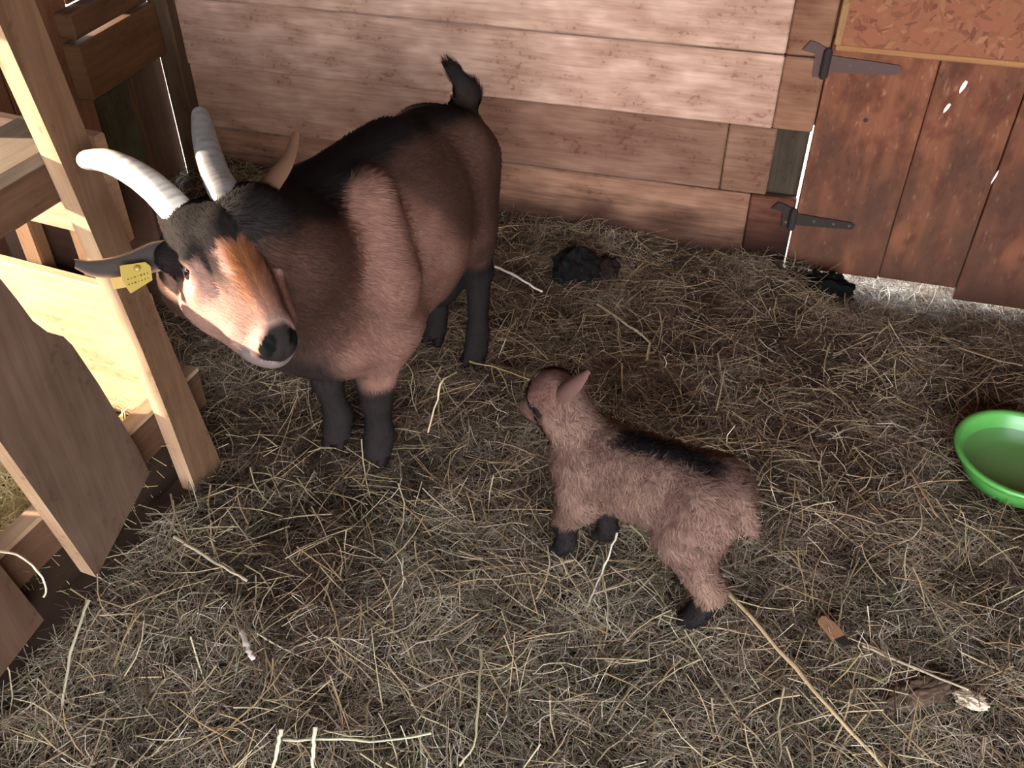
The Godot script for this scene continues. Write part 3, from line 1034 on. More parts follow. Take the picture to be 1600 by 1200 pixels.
		if p.z > 0.10: c = c.lerp(black, smoothstep(0.43, 0.32, p.y + nz * 0.03) * (1.0 - smoothstep(0.035, 0.095, p.x)) * 0.9)  # black coat of the lower chest, with its shade painted in too
		# legs black from the knee and the hock down
		if p.z > 0.13: c = c.lerp(black, smoothstep(0.235, 0.205, p.y + nz * 0.012))
		else: c = c.lerp(black, smoothstep(0.31, 0.26, p.y))
		if p.y < 0.30 and p.y > 0.22 and p.z > 0.15: c = c.lerp(lightb, 0.35 * smoothstep(0.05, 0.09, p.x))
		if p.y < 0.26: l = 0.010
		if p.y < 0.045: l = 0.0
		if p.y > 0.575 and p.z < -0.225:
			c = black.lerp(darkb, 0.35 * smoothstep(0.64, 0.59, p.y))
			l = lerpf(0.022, 0.042, smoothstep(0.60, 0.66, p.y))
		if p.y > 0.63 and p.z > -0.2 and p.z < 0.3: l = 0.022
		return [c, l]
	var body_flow := func(p: Vector3, nn: Vector3) -> Vector3:
		if p.y > 0.575 and p.z < -0.225: return Vector3(-0.22, 1.0, 0.55) + nn * 0.25
		if p.y < 0.30: return Vector3(0, -1.0, -0.15)
		return Vector3(0, -0.65, -0.75)
	var pinkish := lin(140, 106, 95)
	var rust := lin(112, 70, 46)
	var grey := lin(118, 112, 112)
	var head_look := func(p: Vector3) -> Array:
		var nz := tnoise.get_noise_3dv(p * 26.0)
		var ax := absf(p.x)
		var c := pinkish
		var l := 0.009
		# cheeks pale, forehead black, rust-brown bridge, black streaks from the eyes to the muzzle
		if p.z > -0.055 or ax < 0.03:
			c = c.lerp(black, smoothstep(-0.012, 0.006, p.y + nz * 0.012 + 0.10 * (0.03 - ax)))
		c = c.lerp(black, smoothstep(0.03, 0.05, p.y))
		c = c.lerp(lin(136, 98, 74), smoothstep(0.078, 0.092, p.y + nz * 0.01) * smoothstep(-0.018, -0.040, p.z))
		var st := absf(ax - lerpf(0.025, 0.037, clampf((p.y + 0.11) / 0.11, 0.0, 1.0)))
		if p.y < 0.02 and p.y > -0.125 and p.z > -0.03:
			c = c.lerp(black, lerpf(0.55, 0.95, smoothstep(-0.07, -0.02, p.y)) * (1.0 - smoothstep(0.003, 0.015, st + nz * 0.009)))
			var bridge := 1.0 - smoothstep(0.013, 0.026, ax + nz * 0.012)
			c = c.lerp(rust.lerp(pinkish, smoothstep(-0.05, -0.115, p.y) * 0.55), bridge * smoothstep(0.004, -0.016, p.y + nz * 0.01))
			if bridge > 0.3 and p.y > -0.09: l = 0.016
		# nose pad and lips
		var pad := smoothstep(-0.122, -0.138, p.y + nz * 0.006 + 0.9 * maxf(0.0, ax - 0.012)) * smoothstep(-0.034, -0.022, p.z)
		c = c.lerp(black, pad)
		c = c.lerp(lin(136, 112, 103), 0.6 * smoothstep(-0.110, -0.130, p.y) * (1.0 - pad) * smoothstep(-0.05, -0.03, p.z))
		if p.y < -0.132 or pad > 0.5: l = 0.003
		if p.y < -0.125 and p.z < -0.030: c = c.lerp(lin(84, 78, 78), 0.8)
		if Vector2(ax - 0.020, p.y + 0.150).length() < 0.011 and p.z > -0.012: c = lin(16, 13, 13)
		# pale ring below the eye
		c = c.lerp(lin(180, 160, 150), 0.6 * (1.0 - smoothstep(0.006, 0.014, Vector2(p.y + 0.022, p.z + 0.016).length())) * smoothstep(0.045, 0.055, ax))
		# behind the cheeks it passes into the neck's brown
		c = c.lerp(darkb, smoothstep(-0.095, -0.125, p.z))
		if Vector2(p.y + 0.004, p.z + 0.012).length() < 0.0175 and ax > 0.042: l = 0.0
		return [c, l]
	var head_flow := func(p: Vector3, nn: Vector3) -> Vector3:
		if absf(p.x) < 0.018 and p.y < 0.02 and p.y > -0.1 and p.z > 0.0: return Vector3(0.3 * signf(p.x), 0.9, 0.0)
		return Vector3(p.x * 2.0, 1.0, -0.4)

	var cols := PackedColorArray()
	for p: Vector3 in skin[0]: cols.append(body_look.call(p)[0])
	for p: Vector3 in hsk[0]:
		var q: Array = head_look.call(p)
		cols.append(q[0])
	var all := [skin[0].duplicate(), skin[1].duplicate(), skin[2].duplicate()]
	join(all, hsk, head)
	obj("body", arrays_mesh(all[0], all[1], cols, PackedVector2Array(), all[2]), mats.coat, g)
	var co := obj("coat", fur(skin[0], skin[1], skin[2], 120000, body_flow, body_look, 0.32, 0.0016, 0.5, 5), mats.coat, g)
	tag(co, "", "", "", "stuff")
	var hc := obj("face_hair", fur(hsk[0], hsk[1], hsk[2], 45000, head_flow, head_look, 0.40, 0.0011, 0.55, 6), mats.coat, g)
	hc.transform = head
	tag(hc, "", "", "", "stuff")
	# eyes
	for s in [1.0, -1.0]:
		var sm := SphereMesh.new()
		sm.radius = 0.0138
		sm.height = 0.0276
		sm.radial_segments = 24
		sm.rings = 12
		var eye := obj("eye", tinted(sm, lin(52, 38, 30)), mats.wet, g)
		eye.transform = head * Transform3D(Basis(), Vector3(s * 0.0560, -0.003, -0.010))
		var pm := SphereMesh.new()
		pm.radius = 0.0075
		pm.height = 0.015
		var pup := obj("pupil", tinted(pm, lin(14, 12, 14)), mats.wet, eye)
		pup.transform = Transform3D(Basis().scaled(Vector3(0.45, 0.55, 1.0)), Vector3(s * 0.0105, 0, 0.0045))
		# a raised lid round each eye
		var ring := PackedVector3Array()
		var rr := PackedFloat32Array()
		for k in 25:
			var a := TAU * k / 24.0
			ring.append(Vector3(s * (0.0625 - 0.002 * absf(cos(a))), -0.003 + sin(a) * 0.0098, -0.010 + cos(a) * 0.0140))
			rr.append(0.0023)
		var lid := obj("eyelid", tube(ring, rr, 8, func(_t, _a): return lin(64, 54, 52), 1.0, false), mats.coat, g)
		lid.transform = head
	# horns
	var inv := x.affine_inverse()
	var wl := func(list: Array) -> Array:
		var out := []
		for p in list: out.append(inv * (p as Vector3))
		return out
	obj("horn", horn(wl.call(HORN_R), [0.0265, 0.0260, 0.0235, 0.0215, 0.0195, 0.0150], lin(205, 197, 186), lin(120, 112, 106)), mats.horn, g)
	obj("horn", horn(wl.call(HORN_L), [0.0250, 0.0235, 0.0215, 0.0200, 0.0175, 0.0115], lin(100, 94, 92), lin(58, 54, 54)), mats.horn, g)  # left horn tinted darker, its shaded side put into the colour
	# ears
	obj("ear", ear(wl.call(EAR_R), [0.024, 0.0265, 0.0230, 0.0190, 0.0150, 0.0080], inv.basis * Vector3(0.05, -0.15, 0.98), 0.75, lin(58, 50, 48), lin(140, 102, 80), lin(150, 116, 92)), mats.coat, g)
	obj("ear", ear(wl.call(EAR_L), [0.024, 0.028, 0.0250, 0.0190, 0.0140, 0.0080], inv.basis * Vector3(0.60, -0.40, -0.62), 0.95, lin(50, 42, 40), lin(98, 72, 57), lin(64, 50, 43)), mats.coat, g)
	# yellow ear tag with a small stud
	var et := Node3D.new()
	et.name = "ear_tag"
	g.add_child(et, true)
	et.transform = inv * TAG_X
	et.set_meta("label", "yellow plastic ear tag")
	obj("plate", slab(PackedVector2Array([Vector2(-0.0205, 0.019), Vector2(-0.0205, -0.002), Vector2(-0.0115, -0.0215), Vector2(0.0205, -0.005), Vector2(0.0205, 0.015), Vector2(0.014, 0.0215)]), 0.0018, lin(142, 120, 50)), mats.plastic, et)
	var pl2 := obj("back_plate", slab(PackedVector2Array([Vector2(-0.012, 0.008), Vector2(0.012, 0.010), Vector2(0.012, -0.006), Vector2(-0.010, -0.008)]), 0.0016, lin(160, 132, 74)), mats.plastic, et)
	pl2.position = Vector3(-0.022, -0.005, -0.008)
	var stud := obj("stud", lathe(PackedVector2Array([Vector2(0, 0.004), Vector2(0.004, 0.0035), Vector2(0.005, 0.0), Vector2(0.005, -0.004)]), 12, lin(140, 118, 52)), mats.plastic, et)
	stud.position = Vector3(0.002, 0.013, 0.0)
	stud.rotation.x = PI / 2
	for k in 14:   # worn, unreadable flecks of print
		var fl := obj("print", plank(Vector3(rng.randf_range(0.0012, 0.003), rng.randf_range(0.0012, 0.0036), 0.0003), lin(92, 78, 42), 0, 0.0001), mats.earth, et)
		fl.position = Vector3(-0.012 + (k % 7) * 0.0045, -0.001 - 0.0075 * (k / 7) + 0.0022 * (k % 7) * 0.5, 0.0002)
	# hooves: two toes each
	for q in [[0.060, 0.240], [-0.046, 0.240], [0.072, -0.144], [-0.060, -0.174]]:
		var hoof := Node3D.new()
		hoof.name = "hoof"
		hoof.position = Vector3(q[0], 0, q[1])
		g.add_child(hoof, true)
		for s in [-1.0, 1.0]:
			var toe := obj("toe", tube(PackedVector3Array([Vector3(0, 0.048, -0.012), Vector3(0, 0.034, 0.0), Vector3(0, 0.014, 0.012), Vector3(0, 0.004, 0.02)]), PackedFloat32Array([0.012, 0.0145, 0.0150, 0.010]), 12, func(_t, _a): return lin(22, 19, 18)), mats.hoof, hoof)
			toe.position.x = s * 0.0145
			toe.rotation.y = s * 0.12


func tinted(m: PrimitiveMesh, c: Color) -> ArrayMesh:
	var a := m.get_mesh_arrays()
	var cc := PackedColorArray()
	cc.resize(a[Mesh.ARRAY_VERTEX].size())
	cc.fill(c)
	a[Mesh.ARRAY_COLOR] = cc
	a[Mesh.ARRAY_TANGENT] = null
	var r := ArrayMesh.new()
	r.add_surface_from_arrays(Mesh.PRIMITIVE_TRIANGLES, a)
	return r

#P0
# horn and ear lines and loose stalks, in metres
const HORN_R := [Vector3(-0.4656, 0.6914, -1.1914), Vector3(-0.4751, 0.7207, -1.2025), Vector3(-0.5119, 0.7474, -1.2310), Vector3(-0.5528, 0.7634, -1.2572), Vector3(-0.5964, 0.7688, -1.2810), Vector3(-0.6421, 0.7604, -1.3001)]
const HORN_L := [Vector3(-0.3999, 0.7179, -1.2132), Vector3(-0.4138, 0.7393, -1.2308), Vector3(-0.4323, 0.7537, -1.2622), Vector3(-0.4484, 0.7723, -1.2969), Vector3(-0.4625, 0.7892, -1.3368), Vector3(-0.4758, 0.8069, -1.3773)]
const EAR_R := [Vector3(-0.4931, 0.6695, -1.1992), Vector3(-0.5147, 0.6711, -1.1876), Vector3(-0.5415, 0.6679, -1.1719), Vector3(-0.5697, 0.6668, -1.1581), Vector3(-0.5988, 0.6681, -1.1527), Vector3(-0.6230, 0.6750, -1.1519)]
const EAR_L := [Vector3(-0.3898, 0.7224, -1.2428), Vector3(-0.3755, 0.7336, -1.2650), Vector3(-0.3604, 0.7427, -1.2919), Vector3(-0.3469, 0.7514, -1.3185), Vector3(-0.3398, 0.7596, -1.3448), Vector3(-0.3354, 0.7697, -1.3725)]
const TAG_X := Transform3D(Vector3(0.8725, -0.1908, -0.4498), Vector3(-0.1224, 0.8059, -0.5792), Vector3(0.4731, 0.5604, 0.6798), Vector3(-0.5369, 0.6548, -1.1431))
var STALKS := [
	["long thick tan straw stalk slanting to the bottom edge at lower right", [Vector3(0.3895, 0.0200, -1.0927), Vector3(0.4411, 0.0300, -0.9858), Vector3(0.5054, 0.0350, -0.8532), Vector3(0.5801, 0.0200, -0.7420)], 0.0042, lin(196, 168, 128)],
	["grey straw stalk running to the pale dry leaf", [Vector3(0.6009, 0.0300, -0.9663), Vector3(0.6825, 0.0300, -0.9159), Vector3(0.7489, 0.0300, -0.8797)], 0.0030, lin(170, 154, 130)],
	["white straw stalk beside the goat's hind leg near the wall", [Vector3(-0.0821, 0.0200, -2.2122), Vector3(0.0000, 0.0350, -2.1216), Vector3(0.0767, 0.0200, -2.0622)], 0.0042, lin(226, 212, 196)],
	["pale straw stalk with a bent end below the black manure lump", [Vector3(0.2178, 0.0200, -2.0036), Vector3(0.2774, 0.0300, -1.9112), Vector3(0.3334, 0.0250, -1.8411), Vector3(0.3236, 0.0100, -1.7822)], 0.0036, lin(208, 190, 164)],
	["thick buff straw stalk lying in the hay right of the feeder", [Vector3(-0.6438, 0.0300, -1.2095), Vector3(-0.5647, 0.0350, -1.1550), Vector3(-0.4832, 0.0300, -1.1037)], 0.0035, lin(186, 170, 142)],
	["short fat white straw stub in the hay at lower left", [Vector3(-0.4668, 0.0300, -0.9924), Vector3(-0.4523, 0.0350, -0.9653), Vector3(-0.4390, 0.0300, -0.9395)], 0.0058, lin(206, 190, 178)],
	["kinked pale straw standing between the goat's front leg and the kid's head", [Vector3(-0.1266, 0.0700, -1.6632), Vector3(-0.1532, 0.1000, -1.5989), Vector3(-0.1667, 0.0600, -1.5600), Vector3(-0.1826, 0.0200, -1.5153)], 0.0024, lin(216, 190, 150)],
	["long thin pale straw with a kink at the bottom centre", [Vector3(-0.0511, 0.0300, -0.9560), Vector3(-0.0546, 0.0400, -0.8558), Vector3(-0.0566, 0.0350, -0.7809), Vector3(-0.0818, 0.0200, -0.7534)], 0.0022, lin(190, 176, 144)],
	["short upright pale straw at the bottom edge, right of its twin", [Vector3(-0.3067, 0.0600, -0.7933), Vector3(-0.3072, 0.0400, -0.7675), Vector3(-0.3088, 0.0100, -0.7463)], 0.0034, lin(204, 192, 160)],
	["short slanting pale straw at the bottom edge, left of its twin", [Vector3(-0.3586, 0.0600, -0.7900), Vector3(-0.3623, 0.0400, -0.7675), Vector3(-0.3709, 0.0100, -0.7463)], 0.0034, lin(196, 184, 154)],
	["long pale green straw lying across near the bottom edge", [Vector3(-0.3605, 0.0300, -0.7913), Vector3(-0.2785, 0.0400, -0.7866), Vector3(-0.2053, 0.0400, -0.7813), Vector3(-0.1280, 0.0300, -0.8033)], 0.0026, lin(178, 174, 142)],
	["brown straw stalk pointing down left of the green bowl", [Vector3(0.8176, 0.0300, -1.3838), Vector3(0.8220, 0.0350, -1.3193), Vector3(0.8310, 0.0300, -1.2638)], 0.0032, lin(160, 126, 98)],
	["olive straw stretched from the hind hoof to the kid's face", [Vector3(-0.0962, 0.0500, -1.7261), Vector3(-0.0291, 0.0600, -1.6897), Vector3(0.0505, 0.0500, -1.6558)], 0.0024, lin(150, 130, 84)],
	["tall wispy straw beside the foot of the feeder's near board", [Vector3(-0.7294, 0.0800, -1.0219), Vector3(-0.7405, 0.0500, -0.9395), Vector3(-0.7384, 0.0100, -0.8629)], 0.0030, lin(168, 158, 134)],
	["pale straw leaning on the hay below the kid's belly", [Vector3(0.1961, 0.0700, -1.1836), Vector3(0.1704, 0.0400, -1.1326), Vector3(0.1348, 0.0200, -1.0543)], 0.0020, lin(206, 196, 176)],
	["pale broad straw pointing to the top of the green bowl", [Vector3(1.0792, 0.0200, -1.8195), Vector3(1.1435, 0.0300, -1.7566), Vector3(1.2043, 0.0200, -1.7498)], 0.0026, lin(150, 124, 98)],
	["bright white straw hanging over the sill of the feeder", [Vector3(-0.8196, 0.2388, -0.9956), Vector3(-0.8085, 0.2162, -1.0123), Vector3(-0.8007, 0.1870, -1.0209), Vector3(-0.7943, 0.1544, -1.0263), Vector3(-0.7908, 0.1287, -1.0242), Vector3(-0.7889, 0.1140, -1.0183), Vector3(-0.7904, 0.1120, -1.0038)], 0.0028, lin(236, 222, 190)],
]
#P1

# ---------------------------------------------------------------- the kid
func build_kid() -> void:
	var F := Vector3(-0.8, 0, -0.6)
	var L := Vector3(F.z, 0, -F.x)
	var x := Transform3D(Basis(L, Vector3.UP, F), Vector3(0.235, 0.0, -1.137))
	var g := base("goat_kid", x)
	tag(g, "small fluffy pinkish tan goat kid with a dark back stripe and black lower legs", "goat kid")
	var fd := Field.new(Vector3(-0.12, -0.01, -0.24), Vector3(0.12, 0.47, 0.32), 0.0055)
	fd.loft([[-0.172, 0.275, 0.015, 0.012], [-0.155, 0.275, 0.050, 0.040], [-0.115, 0.268, 0.070, 0.056], [-0.05, 0.258, 0.080, 0.066], [0.02, 0.245, 0.080, 0.068], [0.09, 0.236, 0.074, 0.062], [0.14, 0.232, 0.062, 0.052], [0.175, 0.235, 0.040, 0.034], [0.19, 0.235, 0.01, 0.01]], 0.02)
	fd.cone(Vector3(0, 0.250, 0.125), 0.052, Vector3(0.004, 0.315, 0.180), 0.043, 0.03)
	fd.cone(Vector3(0.004, 0.315, 0.180), 0.042, Vector3(0.004, 0.345, 0.20), 0.038, 0.02)
	# head
	fd.ball(Vector3(0.004, 0.350, 0.200), Vector3(0.036, 0.041, 0.042), 0.015)
	fd.cone(Vector3(0.004, 0.342, 0.208), 0.033, Vector3(0.006, 0.296, 0.246), 0.020, 0.015)
	fd.cone(Vector3(0.006, 0.314, 0.196), 0.028, Vector3(0.006, 0.280, 0.232), 0.015, 0.015)
	fd.ball(Vector3(0.006, 0.287, 0.250), Vector3(0.018, 0.016, 0.016), 0.008)
	for s in [1.0, -1.0]:
		fd.ball(Vector3(0.004 + s * 0.029, 0.346, 0.222), Vector3(0.012, 0.012, 0.012), 0.01)
		var fx := 0.042 if s > 0 else -0.034
		var fz := 0.0 if s > 0 else -0.035
		fd.cone(Vector3(s * 0.036, 0.245, 0.125), 0.040, Vector3(s * 0.046, 0.175, 0.110 + fz * 0.4), 0.036, 0.025)
		fd.cone(Vector3(s * 0.046, 0.175, 0.110 + fz * 0.4), 0.036, Vector3(fx, 0.098, 0.137 + fz), 0.022, 0.02)
		fd.cone(Vector3(fx, 0.098, 0.137 + fz), 0.021, Vector3(fx, 0.040, 0.135 + fz * 1.3), 0.0165, 0.01)
		fd.cone(Vector3(fx, 0.040, 0.135 + fz * 1.3), 0.018, Vector3(fx, 0.016, 0.145 + fz * 1.3), 0.018, 0.01)
		var hx := 0.044 if s > 0 else -0.036
		var hz := 0.0 if s > 0 else 0.05
		fd.cone(Vector3(s * 0.032, 0.285, -0.110), 0.046, Vector3(s * 0.048, 0.215, -0.088 + hz), 0.042, 0.025)
		fd.cone(Vector3(s * 0.030, 0.265, -0.138), 0.032, Vector3(s * 0.042, 0.19, -0.122 + hz), 0.030, 0.025)
		fd.cone(Vector3(s * 0.048, 0.205, -0.095 + hz), 0.037, Vector3(s * 0.046, 0.122, -0.155 + hz), 0.024, 0.02)
		fd.cone(Vector3(s * 0.046, 0.122, -0.157 + hz), 0.021, Vector3(hx, 0.050, -0.143 + hz), 0.019, 0.012)
		fd.cone(Vector3(hx, 0.050, -0.143 + hz), 0.019, Vector3(hx, 0.016, -0.128 + hz), 0.020, 0.01)
	fd.cone(Vector3(0, 0.305, -0.160), 0.018, Vector3(0.004, 0.258, -0.186), 0.011, 0.015)
	var sk := fd.mesh()
	var tan_ := lin(102, 79, 70)
	var warm := lin(114, 90, 77)
	var dull := lin(80, 59, 52)
	var black := lin(34, 30, 30)
	var look := func(p: Vector3) -> Array:
		var nz := tnoise.get_noise_3dv(p * 22.0)
		var c := tan_.lerp(dull, clampf(0.25 + nz * 1.3 + 0.5 * tnoise.get_noise_3dv(p * 70.0), 0.0, 1.0))
		c = c.lerp(warm, smoothstep(0.20, 0.14, p.y) * 0.5)
		var l := 0.019
		var top := 0.318 + maxf(0.0, 0.1 - p.z) * 0.10
		var cen := absf(p.x - 0.002)
		if p.z < 0.085 and p.z > -0.135 and p.y > 0.27:
			var k := smoothstep(0.085, 0.06, p.z) * smoothstep(-0.135, -0.10, p.z)
			c = c.lerp(black, k * (1.0 - smoothstep(0.014, 0.026, cen + nz * 0.008)))
		if p.z > 0.04: c = c.lerp(black, smoothstep(0.118, 0.104, p.y + nz * 0.01))
		else: c = c.lerp(black, smoothstep(0.112, 0.098, p.y + nz * 0.01))
		if p.y < 0.105: l = 0.009
		if p.y < 0.022: l = 0.0
		if p.z > 0.17 and p.y > 0.27:
			l = 0.009
			c = c.lerp(lin(84, 58, 52), 0.8 * smoothstep(0.325, 0.36, p.y + nz * 0.03))
			# dark patch round the eye and dark muzzle
			var e := Vector3((absf(p.x - 0.004) - 0.032) * 0.6, (p.y - 0.326) * 1.3, (p.z - 0.214) * 0.6)
			c = c.lerp(black, 0.9 * (1.0 - smoothstep(0.012, 0.018, e.length() + nz * 0.004)))
			c = c.lerp(lin(92, 70, 66), smoothstep(0.252, 0.266, p.z) * 0.8)
			if p.z > 0.258: l = 0.003
			# a white star on the brow
			c = c.lerp(lin(225, 215, 215), 0.8 * (1.0 - smoothstep(0.008, 0.014, (p - Vector3(0.008, 0.370, 0.232)).length())))
		if p.z < -0.165: l = 0.018
		return [c, l]
	var flow := func(p: Vector3, nn: Vector3) -> Vector3:
		if p.y < 0.14: return Vector3(0, -1, -0.1)
		if p.z > 0.19 and p.y > 0.27: return Vector3(0, 0.4, -0.9)
		return Vector3(0, -0.75, -0.55)
	var cols := PackedColorArray()
	for p: Vector3 in sk[0]: cols.append(look.call(p)[0])
	obj("body", arrays_mesh(sk[0], sk[1], cols, PackedVector2Array(), sk[2]), mats.coat, g)
	var co := obj("coat", fur(sk[0], sk[1], sk[2], 52000, flow, look, 0.6, 0.0020, 1.5, 15, 0.3), mats.coat, g)
	tag(co, "", "", "", "stuff")
	for s in [1.0, -1.0]:
		var sm := SphereMesh.new()
		sm.radius = 0.0085
		sm.height = 0.017
		var eye := obj("eye", tinted(sm, lin(28, 22, 24)), mats.wet, g)
		eye.position = Vector3(0.004 + s * 0.0320, 0.329, 0.222)
	var inner := lin(78, 56, 52)
	var outer := lin(86, 62, 56)
	obj("ear", ear([Vector3(0.030, 0.362, 0.178), Vector3(0.035, 0.388, 0.160), Vector3(0.028, 0.416, 0.141), Vector3(0.014, 0.438, 0.126)], [0.012, 0.0150, 0.0120, 0.003], Vector3(-0.75, 0.1, -0.45), 0.9, inner, outer, outer), mats.coat, g)
	obj("ear", ear([Vector3(-0.030, 0.355, 0.192), Vector3(-0.045, 0.340, 0.187), Vector3(-0.049, 0.322, 0.182), Vector3(-0.047, 0.305, 0.178)], [0.010, 0.0130, 0.010, 0.003], Vector3(-0.7, -0.2, 0.5), 0.8, inner, outer, outer), mats.coat, g)
	for q in [[0.042, 0.150], [-0.034, 0.105], [0.044, -0.124], [-0.036, -0.076]]:
		var hoof := Node3D.new()
		hoof.name = "hoof"
		hoof.position = Vector3(q[0], 0, q[1])
		g.add_child(hoof, true)
		for s in [-1.0, 1.0]:
			var toe := obj("toe", tube(PackedVector3Array([Vector3(0, 0.026, -0.006), Vector3(0, 0.018, 0.0), Vector3(0, 0.009, 0.006), Vector3(0, 0.003, 0.011)]), PackedFloat32Array([0.008, 0.0095, 0.0095, 0.006]), 10, func(_t, _a): return lin(36, 32, 32)), mats.hoof, hoof)
			toe.position.x = s * 0.009


# ---------------------------------------------------------------- bowl
func build_bowl() -> void:
	var at := Vector3(1.045, 0, -1.402)
	var y := gh(at.x, at.z) - 0.004
	at.y = y
	var b := base("water_bowl", Transform3D(Basis(), at))
	tag(b, "round bright green plastic bowl of water on the hay by the right edge", "bowl")
	var green := lin(76, 140, 66)
	obj("basin", lathe(PackedVector2Array([Vector2(0, 0.006), Vector2(0.085, 0.006), Vector2(0.098, 0.014), Vector2(0.112, 0.045), Vector2(0.120, 0.066), Vector2(0.124, 0.070), Vector2(0.132, 0.071), Vector2(0.135, 0.068), Vector2(0.134, 0.061), Vector2(0.124, 0.060), Vector2(0.117, 0.042), Vector2(0.103, 0.010), Vector2(0.088, 0.0), Vector2(0, 0.0)]), 56, green), mats.plastic, b)
	var w := obj("water", lathe(PackedVector2Array([Vector2(0, 0.040), Vector2(0.1085, 0.040)]), 48, lin(120, 130, 90)), mats.water)
	w.position = at
	tag(w, "still murky water in the green bowl", "water", "", "stuff")


# ---------------------------------------------------------------- hay
func free_of_things(p: Vector3) -> bool:
	# hay lies on the pen floor: not behind the planks, not inside the bowl
	var d := (p - WALL_O).dot(wn)
	if d < 0.012 and not ((p - WALL_O).dot(wd) > 0.03 and d > -0.30): return false
	if Vector2(p.x - 1.045, p.z + 1.402).length() < 0.128: return false
	return true


func strand(ov: PackedVector3Array, on: PackedVector3Array, oc: PackedColorArray, oi: PackedInt32Array, p: Vector3, yaw: float, pitch: float, len_: float, w: float, bend: float, sag: float, col: Color, tip: Color, segs := 3) -> void:
	var d := Vector3(cos(yaw) * cos(pitch), sin(pitch), sin(yaw) * cos(pitch))
	var side := Vector3(-sin(yaw), 0, cos(yaw))
	var up := side.cross(d)
	if up.y < 0: up = -up
	var s := ov.size()
	for i in segs + 1:
		var t := float(i) / segs
		var c := p + d * len_ * (t - 0.5) + side * bend * len_ * (t - 0.5) * (t - 0.5) * 4.0 - Vector3.UP * sag * len_ * (t - 0.5) * (t - 0.5) * 4.0
		var ww := w * (1.0 - 0.5 * t)
		ov.append(c - side * ww * 0.5)
		ov.append(c + up * ww * 0.35)
		ov.append(c + side * ww * 0.5)
		on.append((up - side * 0.9).normalized())
		on.append(up)
		on.append((up + side * 0.9).normalized())
		var cc := col.lerp(tip, t)
		oc.append(cc)
		oc.append(cc)
		oc.append(cc)
		if i < segs:
			var a := s + i * 3
			oi.append_array([a, a + 3, a + 1, a + 1, a + 3, a + 4, a + 1, a + 4, a + 2, a + 2, a + 4, a + 5])


func hay_colour(x: float, z: float, r: RandomNumberGenerator) -> Color:
	var n := tnoise.get_noise_2d(x * 2.6 + 40.0, z * 2.6)
	var n2 := tnoise.get_noise_2d(x * 7.0, z * 7.0 + 90.0)
	var d := (Vector3(x, 0, z) - WALL_O).dot(wn)
	var cols := [lin(152, 138, 112), lin(136, 126, 96), lin(130, 108, 82), lin(168, 150, 124), lin(112, 92, 72), lin(122, 120, 84)]
	var c: Color = cols[r.randi() % cols.size()]
	# older, browner, trodden hay towards the back of the pen
	var brown_spot := 1.0 - smoothstep(0.12, 0.34, Vector2(x + 0.42, (z + 1.36) * 0.8).length())  # darker, browner patch between the goat and the feeder
	var old := clampf(brown_spot * 0.9 + smoothstep(1.25, 0.75, d) * 0.75 + n * 0.9, 0.0, 0.95)
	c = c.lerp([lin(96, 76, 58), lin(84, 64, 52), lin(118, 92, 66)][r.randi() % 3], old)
	c = c * clampf(0.70 - 0.2 * brown_spot + n2 * 0.7 + r.randf_range(-0.18, 0.22), 0.2, 1.2)
	c = Color(c.r * 0.98, c.g * 0.99, c.b * 1.18)
	if r.randf() < 0.06 * (1.0 - 0.7 * brown_spot): c = lin(188, 176, 156)
	return c


